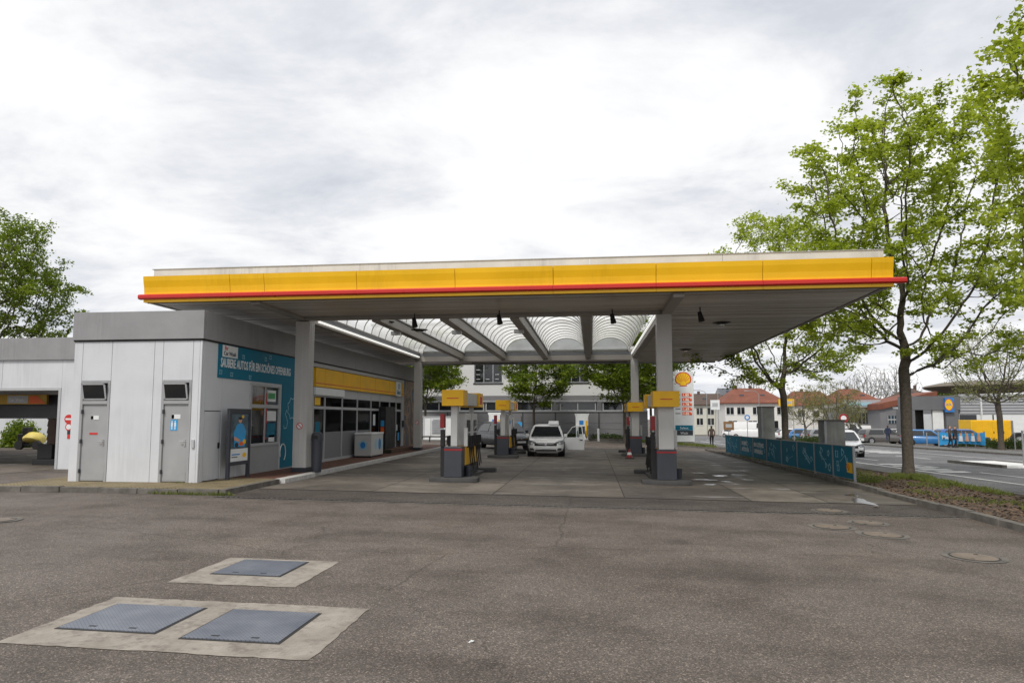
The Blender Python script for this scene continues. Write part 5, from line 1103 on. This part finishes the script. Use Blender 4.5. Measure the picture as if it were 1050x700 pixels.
# showroom
SY = 100
def bl(t, n, m_, px0, px1, pt, pb_, Y, d=.3, dy=0): a = onY(px0, pt, Y); b = onY(px1, pb_, Y); return BX(n, m_, t, a.x, b.x, Y + dy, Y + dy + d, b.z, a.z)
sr = thing('showroom', 'low car showroom with pale blue sign band beside the grey workshop', 'building', (onY(885, 440, SY).x, SY, g(30, SY)))
bl(sr, 'wall', 'grey_clad', 866, 904, 417, 446.5, SY, 8, .3); bl(sr, 'sign_band', 'silver_clad', 864, 902, 410, 417.5, SY, .5, -.4); s_ = bl(sr, 'sign_print', 'print_pale', 868, 897, 412.5, 415.8, SY, .03, -.44); bl(sr, 'sign_mark', 'print_red', 893, 896, 413, 415.5, SY, .03, -.48)
bl(sr, 'lettering_band', 'print_white', 874, 892, 418.5, 422.5, SY, .03, .25)
for k in range(3): w_ = bl(sr, 'window', 'glass_dark', 869 + k * 8, 876 + k * 8, 424, 434, SY, .05, .22); bl(sr, 'frame', 'print_white', 872 + k * 8, 872.6 + k * 8, 424, 434, SY, .03, .18)
bl(sr, 'door', 'glass_dark', 895, 902, 426.5, 440, SY, .05, .22)
# grey workshop with sloping red roof edge
GY = 96; a0 = onY(902, 415, GY); a1 = onY(934, 406.5, GY); gz_ = g(35, GY) - .2
ws = thing('workshop', 'grey workshop with slanting red roof edge left of the supermarket', 'building', ((a0.x + a1.x) / 2, GY, gz_))
MB().prism([(a0.x, GY, gz_), (a1.x + 3, GY, gz_), (a1.x + 3, GY, a1.z), (a0.x, GY, a0.z - .6)], (0, 9, 0)).build('wall', 'grey_clad', ws); MB().prism([(a0.x - .2, GY - .3, a0.z - .65), (a1.x + 3.2, GY - .3, a1.z - .05), (a1.x + 3.2, GY - .3, a1.z + .7), (a0.x - .2, GY - .3, a0.z + .15)], (0, 9.5, 0)).build('roof', 'print_red' if 0 else 'roof_red', ws)
w_ = bl(ws, 'window', 'glass_dark', 916, 921, 414, 417, GY, .04, -.06); bl(ws, 'frame', 'print_white', 915, 922, 417, 419, GY, .05, -.08)
w_ = bl(ws, 'window', 'glass_blue', 910, 927, 426, 434, GY, .04, -.06)
for k in range(6): bl(ws, 'glazing_bar', 'print_white', 910 + k * 3.2, 910.6 + k * 3.2, 426, 434, GY, .03, -.1)
bl(ws, 'glazing_bar', 'print_white', 910, 927, 429.7, 430.3, GY, .03, -.14)
# supermarket
LY = 76
su = thing('supermarket', 'grey supermarket with dark entrance block, striped cladding and yellow round logo', 'building', (onY(990, 440, LY).x, LY, g(40, LY)))
bl(su, 'dark_block', 'grey_clad2', 931, 985, 406, 420, LY, 2.5, 0); bl(su, 'dark_pier', 'grey_clad2', 970, 985, 420, 456, LY, 2.4, .02); bl(su, 'dark_pier', 'grey_clad2', 929, 940, 420, 456, LY, 2.4, .02); bl(su, 'entrance', 'black', 940, 957, 420, 456, LY, .3, 1.8); bl(su, 'white_panel', 'print_white', 957, 970, 420, 456, LY, .3, .2)
sg = bl(su, 'logo_board', 'print_blue', 967.5, 977.2, 407.8, 422.3, LY, .25, -.3); c_ = onY(971.3, 414.8, LY)
MB().loft([[(c_.x + r * .82 * math.cos(t), LY - .31 - dd, c_.z + r * 1.25 * math.sin(t)) for t in np.linspace(0, 2 * math.pi, 28, endpoint=False)] for r, dd in ((.46, 0), (.46, .02))]).build('logo_disc', 'print_yellow', sg)
MB().loft([[(c_.x + r * .82 * math.cos(t), LY - .331, c_.z + r * 1.25 * math.sin(t)) for t in np.linspace(0, 2 * math.pi, 28, endpoint=False)] for r in (.50, .45)], caps=False).build('logo_ring', 'print_red', sg)
text('L  DL', .34, 'print_blue', sg, (c_.x, LY - .335, c_.z - .1), (1, 0, 0), (0, 0, 1), align='CENTER', bold=.01, squash=.7); text('i', .36, 'print_red', sg, (c_.x - .09, LY - .336, c_.z - .1), (1, 0, .25), (-.25, 0, 1), align='CENTER', bold=.01)
xa, xb = onY(985, 420, LY).x, onY(1090, 420, LY).x; zt_, zm_ = onY(1000, 403.5, LY).z, onY(1000, 424, LY).z
BX('wall', 'print_white', su, xa, xb, LY + .3, LY + 11, g(40, LY) - .3, zm_); BX('back_wall', 'grey_clad', su, xa, xb, LY + .35, LY + 11, zm_, zt_ - .1)
for k in range(7): z = zm_ + (zt_ - zm_) * k / 7; BX('cladding_board', 'silver_clad', su, xa, xb, LY + .2 - (.06 if k % 2 else 0), LY + .34, z + .03, z + (zt_ - zm_) / 7 - .03)
w_ = bl(su, 'window', 'glass_dark', 985.5, 1003, 425, 437, LY, .1, .18); bl(su, 'frame', 'print_white', 985, 1003.5, 430.5, 431.3, LY, .06, .10); bl(su, 'window_poster', 'print_green', 988, 996, 433, 437, LY, .03, .14)
bl(su, 'downpipe', 'print_white', 1005.5, 1008.5, 408, 440, LY, .2, .0)
# big lens-shaped roof behind
EY = 92; e0 = onY(984, 392, EY); e1 = onY(1105, 392, EY); zc = onY(1020, 394.5, EY).z; rx = (e1.x - e0.x) / 2; cx = (e0.x + e1.x) / 2
er = thing('curved_roof', 'large lens-shaped brown roof behind the bare tree', 'roof', (cx, EY, 0)); MB().loft([[(cx + rx * k * math.cos(t), EY + 8 + 8 * k * math.sin(t), zc + z) for t in np.linspace(0, 2 * math.pi, 40, endpoint=False)] for k, z in ((.55, -.75), (.8, -.45), (.96, -.12), (1, .1), (.97, .3), (.7, .7), (.3, .9))]).build('shell', 'roof_olive', er, smooth=True)
for sx in (-.4, .4): MB().cyl((cx + sx * rx, EY + 8, g(45, EY)), (cx + sx * rx, EY + 8, zc - .9), .3, n=10).build('support', 'pole_grey', er)
# yellow container, banner, tyre
KY = 68; kx0, kx1 = onY(996, 440, KY).x, onY(1037, 440, KY).x; kz0 = g(kx0, KY); kz1 = onY(1015, 430.5, KY).z
yc_ = thing('generator_container', 'bright yellow generator container behind the blue banner', 'container', ((kx0 + kx1) / 2, KY, kz0)); MB().box(kx0, kx1, KY, KY + 2.2, kz0 + .35, kz1).build('housing', 'print_yellow', yc_, bevel=.03); BX('skid', 'black', yc_, kx0 + .1, kx1 - .1, KY + .1, KY + 2.1, kz0, kz0 + .35)
BX('end_panel', 'grey_clad', yc_, kx1 + .002, kx1 + .25, KY + .1, KY + 2.1, kz0 + .3, kz1 - .05)
for k in range(4): x = kx0 + (kx1 - kx0) * (.02 + .245 * k); d_ = BX('door', 'yellow_dull', yc_, x + .03, x + (kx1 - kx0) * .235, KY - .03, KY - .001, kz0 + .45, kz1 - .12); BX('latch', 'black', d_, x + .12, x + .2, KY - .05, KY - .031, kz0 + 1.1, kz0 + 1.3)
MB().cyl((kx0 + 2.4, KY + .8, kz1), (kx0 + 2.4, KY + .8, kz1 + .5), .06, n=8).build('exhaust', 'black', yc_)
p = gp(1046, 457); Xt, Yt = p.x * 60 / p.y, 60; ty = thing('stacked_tyre', 'large dark tyre standing at the right picture edge', 'tyre', (Xt, Yt, g(Xt, Yt))); MB().loft([[(Xt + r * math.cos(t), Yt + y, g(Xt, Yt) + .62 + r * math.sin(t)) for t in np.linspace(0, 2 * math.pi, 26, endpoint=False)] for r, y in ((.32, .0), (.4, -.12), (.6, -.14), (.64, -.05), (.64, .25), (.6, .32), (.4, .3))], caps=False).build('tread', 'rubber', ty, smooth=True); MB().cyl((Xt, Yt, g(Xt, Yt) + .62), (Xt, Yt + .1, g(Xt, Yt) + .62), .33, n=18).build('rim', 'frame_grey', ty)
VY = 60.5; v0, v1 = onY(963, 450, VY).x, onY(1010, 450, VY).x; vz0 = onY(985, 456.5, VY).z; vz1 = onY(985, 443, VY).z
bb = thing('blue_banner', 'long light blue advertising banner on the car park fence', 'banner', ((v0 + v1) / 2, VY, g(v0, VY)))
vb = MB(); NN = 16; top_ = [(v0 + (v1 - v0) * i / NN, VY + .05 * math.sin(i * 1.1), vz1 - .12 * math.sin(math.pi * i / NN)) for i in range(NN + 1)]; bot = [(x, y, vz0 + .15 * math.sin(math.pi * i / NN) - (z - z)) for i, (x, y, z) in enumerate(top_)]
vb.loft([bot, top_], close=False, caps=False); cl = vb.build('cloth', 'print_sky', bb); sd_ = cl.modifiers.new('thick', 'SOLIDIFY'); sd_.thickness = .015
text('Mega', .42, 'print_white', cl, (v0 + .15, VY - .12, vz1 - .55), (1, 0, 0), (0, 0, 1), bold=.01)
for k in range(4): xx = v0 + (v1 - v0) * (.46 + .13 * k); MB().cyl((xx, VY - .10, vz0 + .35), (xx, VY - .10, vz0 + .8), .17, .12, 8).build('printed_figure', 'skin_print' if k % 2 else 'print_white', cl); MB().cyl((xx, VY - .11, vz0 + .82), (xx, VY - .11, vz0 + 1.02), .1, .09, 8).build('printed_head', 'skin_print', cl)
for k in range(6): x = v0 + (v1 - v0) * k / 5; MB().cyl((x, VY + .12, g(x, VY)), (x, VY + .12, vz1 + .05), .04, n=8).build('post', 'pole_grey', bb)
# street signs, posts, lamp posts
def sign_post(px, pt, pb_, Y, label, plate=None, lamp=False):
    a = onY(px, pt, Y); z0 = g(a.x, Y); t = thing('street_lamp' if lamp else 'sign_post', label, 'street lamp' if lamp else 'sign', (a.x, Y, z0)); MB().cyl((0, 0, 0), (0, 0, a.z - z0), .06 if lamp else .04, .04, 8).build('pole', 'pole_grey', t, local=True); h_ = a.z - z0
    if lamp: MB().tube([(0, 0, h_), (-.3, 0, h_ + .35), (-.9, 0, h_ + .55), (-1.6, 0, h_ + .55)], .035, 6).build('arm', 'pole_grey', t, local=True); MB().box(-2.2, -1.5, -.12, .12, h_ + .5, h_ + .6).build('lamp_head', 'frame_grey', t, local=True, bevel=.03)
    if plate:
        kind, m_, w_, hh = plate
        if kind == 'disc': q = MB().cyl((0, -.05, h_ - w_), (0, -.07, h_ - w_), w_, n=20).build('plate', m_, t, local=True); MB().cyl((0, -.071, h_ - w_), (0, -.075, h_ - w_), w_ * .6, n=16).build('plate_field', 'print_white' if m_ == 'print_red' else 'print_white', q, local=True)
        else: q = MB().box(-w_ / 2, w_ / 2, -.07, -.05, h_ - hh, h_).build('plate', m_, t, local=True, bevel=.01); MB().box(-w_ * .3, w_ * .3, -.074, -.0705, h_ - hh * .7, h_ - hh * .3).build('plate_field', 'frame_grey', q, local=True)
sign_post(864.5, 424, 460, 52, 'small round red traffic sign above the short grey pillar', ('disc', 'pump_red', .33, 0)); sign_post(747, 432, 452, 62, 'brown-orange board on posts by the street crossing', ('box', 'board_brown', .9, .75))
sign_post(724.5, 404, 452, 95, 'street lamp in front of the pale apartment house', None, True); sign_post(736, 402, 452, 100, 'tall thin flag pole by the apartment house', ('box', 'print_white', .05, .05)); sign_post(766, 425, 452, 75, 'round blue traffic sign left of the tall grey pillar', ('disc', 'print_blue', .3, 0))
sign_post(778, 404, 450, 110, 'thin lamp post before the orange-red roof', None, True); sign_post(733, 410, 452, 100, 'white square sign on a pole beside the apartment house', ('box', 'print_white', 1.3, 1.4)); sign_post(833.5, 412, 452, 88, 'thin post among the willow trees', None, False)
sign_post(922.5, 400, 452, 82, 'lamp post in front of the grey workshop', None, True); sign_post(813, 410, 452, 66, 'white flag pole right of the second maple trunk', ('box', 'print_white', .05, .05)); sign_post(806, 409, 452, 70, 'yellow board on a post behind the second maple trunk', ('box', 'print_yellow', 1.5, .7)); sign_post(1048, 441, 476, 31, 'thin grey post on the traffic island at right edge', ('box', 'pole_grey', .08, .08))
for px, Y, lb in ((950, 57, 'thin grey post beside the bright blue hatchback'), (962, 56, 'thin grey post left of the couple'), (1040, 55, 'thin grey post right of the bare tree')): sign_post(px, 443, 460, Y, lb)
# ================================================================ TREES
def grow(env, trunk_h, n_att, step, seed, lean=(0, 0), dk=None, up=.10, clump=0, sig=.5):
    rng = np.random.default_rng(seed); A = []; K = []
    while len(K) < clump:
        p = env(rng.uniform(-1, 1, 3), rng)
        if p is not None: K.append(p)
    while len(A) < n_att:
        q = rng.uniform(-1, 1, 3)
        p = env(q, rng)
        if p is None: continue
        if clump and rng.random() < .85: p = K[rng.integers(clump)] + rng.normal(0, sig, 3) * np.array([1.25, 1.25, .6])
        A.append(p)
    A = np.array(A); pos = [np.zeros(3)]; par = [-1]
    wob = rng.normal(0, .02, (200, 2)); z = 0; c = np.zeros(2)
    while z < trunk_h:
        z += step; c = c + wob[int(z / step)] * step + np.array(lean) * step; pos.append(np.array([c[0], c[1], z])); par.append(len(pos) - 2)
    P = np.array(pos); best = np.full(len(A), 1e9); bi = np.zeros(len(A), int)
    def upd(new, i0):
        nonlocal best, bi
        d = np.linalg.norm(A[:, None] - new[None], axis=2); j = d.argmin(1); dm = d[np.arange(len(A)), j]; m = dm < best; best[m] = dm[m]; bi[m] = j[m] + i0
    upd(P, 0); dk = dk or step * 1.5; seen = set()
    for it in range(260):
        if len(A) == 0: break
        new = []; npar = []
        for k in np.unique(bi):
            v = A[bi == k] - P[k]; n = np.linalg.norm(v, axis=1, keepdims=True); d = (v / np.maximum(n, 1e-6)).mean(0); d /= max(np.linalg.norm(d), 1e-6)
            d = d + rng.normal(0, .16, 3); d[2] += up; d /= np.linalg.norm(d); q = P[k] + d * step
            key = tuple(np.round(q / (step * .25)).astype(int))
            if key in seen: continue
            seen.add(key); new.append(q); npar.append(int(k))
        if not new: break
        i0 = len(P); P = np.vstack([P, new]); par += npar; upd(np.array(new), i0)
        keep = best > dk; A = A[keep]; best = best[keep]; bi = bi[keep]
        if len(P) > 9000: break
    return P, np.array(par)
def tree_meshes(P, par, R0, tip, leaf_n, leaf_s, spread, seed, maxtips=3, flat=.45, sides=5):
    rng = np.random.default_rng(seed + 50); n = len(P); nch = np.zeros(n, int)
    for i in range(1, n): nch[par[i]] += 1
    tips = (nch == 0).astype(float)
    for i in range(n - 1, 0, -1): tips[par[i]] += tips[i]
    rad = tip + (R0 - tip) * (tips / tips[0]) ** .62
    h0 = P[:, 2]; rad[h0 < .5] *= (1 + .35 * (1 - h0[h0 < .5] / .5))
    D = np.zeros((n, 3))
    for i in range(1, n): D[i] = P[i] - P[par[i]]
    D[0] = (0, 0, 1); D /= np.maximum(np.linalg.norm(D, axis=1, keepdims=True), 1e-6)
    ref = np.where(np.abs(D[:, [0]]) < .9, np.array([[1., 0, 0]]), np.array([[0, 1., 0]])); U = np.cross(D, ref); U /= np.linalg.norm(U, axis=1, keepdims=True); W = np.cross(D, U)
    a = np.arange(sides) * 2 * math.pi / sides
    ring = P[:, None] + rad[:, None, None] * (np.cos(a)[None, :, None] * U[:, None] + np.sin(a)[None, :, None] * W[:, None])
    V = ring.reshape(-1, 3); i = np.arange(1, n); pi = par[1:]; Fq = []
    for s in range(sides):
        t = (s + 1) % sides; Fq.append(np.stack([pi * sides + s, pi * sides + t, i * sides + t, i * sides + s], 1))
    tr = bpy.data.meshes.new('trunk'); tr.from_pydata(V.tolist(), [], np.vstack(Fq).tolist()); tr.polygons.foreach_set('use_smooth', [True] * len(tr.polygons))
    # leaves near the twig ends: seven-cornered lobed blades in flat sprays
    idx = np.where((tips <= maxtips) & (h0 > .25 * h0.max()))[0]; C = np.repeat(P[idx], leaf_n, 0); m = len(C)
    C = C + rng.normal(0, 1, (m, 3)) * np.array([spread, spread, spread * flat])
    N = rng.normal(0, .55, (m, 3)) + np.array([0, 0, 1.0]); N /= np.linalg.norm(N, axis=1, keepdims=True)
    T = np.cross(N, rng.normal(0, 1, (m, 3))); T /= np.maximum(np.linalg.norm(T, axis=1, keepdims=True), 1e-6); B = np.cross(N, T)
    s = leaf_s * rng.uniform(.55, 1.25, (m, 1))
    shp = [(0, -.5, 0), (.34, -.28, .06), (.52, .12, .10), (.20, .16, .02), (0, .62, -.08), (-.20, .16, .02), (-.52, .12, .10), (-.34, -.28, .06)]
    LV = np.stack([C + s * (T * x + B * y + N * z) for x, y, z in shp], 1).reshape(-1, 3); k = len(shp)
    base = np.arange(m)[:, None] * k
    me = bpy.data.meshes.new('crown'); nv = m * k; me.vertices.add(nv); me.vertices.foreach_set('co', LV.ravel().astype(np.float32))
    me.loops.add(nv); me.loops.foreach_set('vertex_index', np.arange(nv, dtype=np.int32)); me.polygons.add(m); me.polygons.foreach_set('loop_start', (np.arange(m) * k).astype(np.int32)); me.update(calc_edges=True)
    return tr, me
def ell(cx, cy, cz, rx, ry, rz, low=-1, hollow=.35, lobes=()):
    L = [(cx, cy, cz, rx, ry, rz)] + list(lobes); wts = np.array([l[3] * l[4] * l[5] for l in L]); wts = wts / wts.sum()
    def f(q, rng):
        l = L[rng.choice(len(L), p=wts)]; r = np.linalg.norm(q)
        if r > 1 or r < hollow * (rng.random() < .8) or q[2] < low: return None
        return np.array([l[0] + q[0] * l[3], l[1] + q[1] * l[4], l[2] + q[2] * l[5]])
    return f
def plant(name, label, loc, tm, leafm, barkm, group=None, rz=0, sc=(1, 1, 1)):
    tr, cr = tm
    if not tr.materials: tr.materials.append(M(barkm)); cr.materials.append(M(leafm))
    t = thing(name, label, 'tree', loc, group, rz); t.scale = sc
    link('trunk', tr, t, True); link('crown', cr, t, True); return t
GM = 'street maples along the forecourt edge'
# main maple: crown leans over the street, spreading from about four metres up
P, q = grow(ell(.35, 0, 8.6, 3.6, 3.4, 4.5, hollow=.3, lobes=[(-1.6, 0, 6.2, 2.2, 2.4, 1.8), (2.2, 0, 5.2, 2.0, 2.4, 1.9), (-.2, 0, 11.2, 1.9, 1.8, 1.9), (.2, -.5, 4.2, 1.6, 1.8, .8)]), 3.3, 1250, .25, 3, dk=.34, clump=105, sig=.42)
TA = tree_meshes(P, q, .175, .008, 44, .115, .165, 3, maxtips=1)
x, y = 10.05, 23.05; plant('maple_tree', 'tall spring-green maple standing in the planting bed at right', (x, y, g(x, y) + .05), TA, 'leaf_maple', 'bark', GM)
P, q = grow(ell(0, 0, 7.6, 3.7, 3.5, 4.2, hollow=.3, lobes=[(-1.9, -.3, 4.7, 2.2, 2.4, 1.0), (2.0, 0, 5.4, 2.2, 2.2, 1.4), (-1.4, 0, 10.4, 1.7, 1.7, 1.4)]), 3.0, 1100, .26, 11, dk=.36, clump=90, sig=.42)
TB = tree_meshes(P, q, .165, .008, 46, .115, .175, 11, maxtips=1)
x, y = 9.15, 33.4; plant('maple_tree', 'second maple rising behind the fence and right end of the canopy', (x, y, g(x, y) + .05), TB, 'leaf_maple', 'bark', GM)
x, y = 11.9, 14.4; plant('maple_tree', 'maple with trunk outside the frame, branches reaching in at top right', (x, y, g(x, y) + .05), TA, 'leaf_maple', 'bark', GM, rz=R(200), sc=(.92, .92, 1.0))
# sparse young tree in front of the supermarket
P, q = grow(ell(0, 0, 6.0, 3.5, 3.2, 3.5, hollow=.2, low=-.75), 2.3, 1000, .22, 21, dk=.28, up=.3)
TC = tree_meshes(P, q, .20, .010, 10, .10, .2, 21, maxtips=2)
p = gp(1027, 461.5); plant('young_tree', 'sparse young tree with upswept branches before the supermarket', (p.x, p.y, p.z), TC, 'leaf_spring', 'bark')
# left tree behind the car wash
P, q = grow(ell(0, 0, 8.6, 5.6, 5.0, 5.4, hollow=.25, lobes=[(3.4, 0, 10.2, 2.6, 2.6, 1.6), (1.5, 0, 12.6, 2.2, 2.2, 1.6)]), 3.0, 1300, .32, 31, dk=.42, clump=110, sig=.65)
TD = tree_meshes(P, q, .34, .012, 30, .16, .24, 31, maxtips=2)
x, y = -42.3, 42.0; plant('broadleaf_tree', 'large deep green tree rising behind the car wash roof', (x, y, g(x, y)), TD, 'leaf_deep', 'bark', None, 0, (1.0, 1.0, 1.14))
# trees in front of the office
P, q = grow(ell(0, 0, 5.6, 3.0, 2.8, 2.9, hollow=.25), 2.3, 600, .24, 41, dk=.34, clump=60, sig=.38)
TE = tree_meshes(P, q, .10, .009, 36, .16, .24, 41, maxtips=2)
GO = 'young trees in front of the white office building'
for px, Y, lb, rz, sc in ((547.5, 54.8, 'young tree in front of the office behind the white hatchback', 0, (1, 1, 1)), (436, 54.0, 'young tree beside the shop corner in front of the office', 100, (1.05, 1.05, 1.1)), (641, 50.0, 'young tree with low branches between rear column and price pylon', 220, (1.25, 1.25, 1.15)), (668, 56.0, 'young tree right behind the front right column', 300, (1.1, 1.1, 1.1))):
    x = onY(px, 450, Y).x; plant('young_tree', lb, (x, Y, g(x, Y)), TE, 'leaf_deep', 'bark', GO, R(rz), sc)
# willow-like small trees beyond the street
P, q = grow(ell(0, 0, 3.9, 2.6, 2.4, 2.3, hollow=.2), 1.2, 420, .22, 51, dk=.3, up=.2)
TF = tree_meshes(P, q, .13, .010, 14, .10, .2, 51, maxtips=2)
GW = 'small willows across the street'
for px, Y, lb, rz, s_ in ((856, 66, 'small yellow-green willow directly above the short grey pillar', 10, 1.0), (826, 74, 'small yellow-green willow right of the second maple trunk', 130, 1.0), (872, 84, 'faint small willow in front of the showroom', 250, .8)):
    x = onY(px, 445, Y).x; plant('willow_tree', lb, (x, Y, g(x, Y)), TF, 'leaf_willow', 'bark_pale', GW, R(rz), (s_, s_, s_))
# distant bare trees
P, q = grow(ell(0, 0, 8, 4.6, 4.2, 5, hollow=.1), 3, 700, .42, 61, dk=.5, up=.25)
TG = tree_meshes(P, q, .28, .022, 1, .12, .3, 61, maxtips=1)
GB = 'bare trees on the horizon'
for px, Y, lb, rz, s_ in ((772, 185, 'bare twiggy tree behind the orange-red roof', 0, 1.35), (893, 180, 'bare twiggy tree above the workshop roof', 60, 1.3), (922, 185, 'bare twiggy tree left of the main maple trunk', 120, 1.35), (884, 190, 'faint bare tree behind the broad brown-red roof', 200, 1.2)):
    x = onY(px, 430, Y).x; plant('bare_tree', lb, (x, Y, g(x, Y)), TG, 'leaf_spring', 'bark_pale', GB, R(rz), (s_,) * 3)
x = onY(975, 430, 130).x; plant('broadleaf_tree', 'small green tree top above the supermarket roof', (x, 130, g(x, 130)), TE, 'leaf_maple', 'bark', None, R(40), (1.1, 1.1, 1.15))
# shrubs: hedge behind the car wash, shrub by the car park, low hedge at the office
def shrub(name, label, c, r, n, leafm, s=.08, seed=1, group=None):
    rng = np.random.default_rng(seed); q = rng.normal(0, 1, (n, 3)); q /= np.linalg.norm(q, axis=1, keepdims=True); q *= rng.uniform(.55, 1.0, (n, 1)) * (1 + .18 * np.sin(q[:, [0]] * 7 + q[:, [2]] * 9)); q[:, 2] = np.abs(q[:, 2])
    C = q * np.array(r); V = []; 
    T = rng.normal(0, 1, (n, 3)); T /= np.linalg.norm(T, axis=1, keepdims=True); B = np.cross(T, rng.normal(0, 1, (n, 3))); B /= np.linalg.norm(B, axis=1, keepdims=True); ss = s * rng.uniform(.6, 1.3, (n, 1))
    LV = np.stack([C - T * ss, C + B * ss * .5, C + T * ss, C - B * ss * .5], 1).reshape(-1, 3)
    t = thing(name, label, 'shrub', c, group); me = bpy.data.meshes.new('foliage'); me.from_pydata(LV.tolist(), [], (np.arange(n)[:, None] * 4 + np.arange(4)).tolist()); me.materials.append(M(leafm)); link('foliage', me, t, True)
    st = MB()
    for k in range(7): a = k * .9; st.cyl((0, 0, 0), (r[0] * .6 * math.cos(a), r[1] * .6 * math.sin(a), r[2] * .75), .025, .008, 5)
    st.build('stems', 'bark', t, local=True); return t
shrub('shrub', 'round green shrub by the yard wall at left edge', (-33.3, 36.2, g(-30, 40)), (1.2, .9, 1.5), 4000, 'leaf_deep', .1, 1)
P_ = [(-37.5, 41.5, 4.6), (-33, 41.5, 4.0), (-28.5, 41.5, 4.3)]
for k, (x, y, h_) in enumerate(P_): shrub('shrub', ['tall green bush left behind the yard wall', 'tall green bush in the middle behind the yard wall', 'tall green bush right behind the yard wall'][k], (x, y, g(x, y)), (2.6, 1.6, h_), 5000, 'leaf_deep', .12, 5 + k, 'bushes behind the yard wall')
for k, (px, Y, w_) in enumerate(((826, 70, 2.6), (840, 66, 2.2), (1040, 57, 2.0), (1005, 63, 2.2))):
    x = onY(px, 450, Y).x; shrub('shrub', ['low hedge shrub in front of the sky blue hatchback', 'low clipped hedge shrub left of the short grey pillar', 'low green shrub right of the sparse young tree', 'low green shrub under the yellow container'][k], (x, Y, g(x, Y)), (w_, .7, .8), 2500, 'hedge', .07, 20 + k)
for k in range(5):
    x = -13 + k * 3.6; shrub('shrub', ['low dark shrub before the office, leftmost of five', 'low dark shrub before the office, second from the left', 'low dark shrub before the office, middle of five', 'low dark shrub before the office, second from the right', 'low dark shrub before the office, rightmost of five'][k], (x, 58.2, .08), (1.7, .7, .45), 1200, 'hedge', .07, 40 + k, 'low shrubs before the office')
# lattice pylon far away
x = onY(909, 400, 230).x; z0 = g(x, 230); lt = thing('power_pylon', 'faint lattice power pylon on the horizon above the workshop', 'pylon', (x, 230, z0)); hh = onY(909, 391, 230).z - z0
for sx, sy in ((-1, -1), (1, -1), (1, 1), (-1, 1)): MB().cyl((x + sx * 1.6, 230 + sy * 1.6, z0), (x + sx * .2, 230 + sy * .2, z0 + hh), .09, n=5).build('leg', 'pole_grey', lt)
for zz, w_ in ((.72, 3.2), (.86, 2.4)): MB().box(x - w_, x + w_, 229.9, 230.1, z0 + hh * zz, z0 + hh * zz + .2).build('arm', 'pole_grey', lt)
for k in range(6): f = k / 6; wv = 1.6 - 1.4 * f; MB().tube([(x - wv, 230 - wv, z0 + hh * f), (x + wv - .23, 230 - wv + .23, z0 + hh * (f + 1 / 6))], .05, 4).build('brace', 'pole_grey', lt)
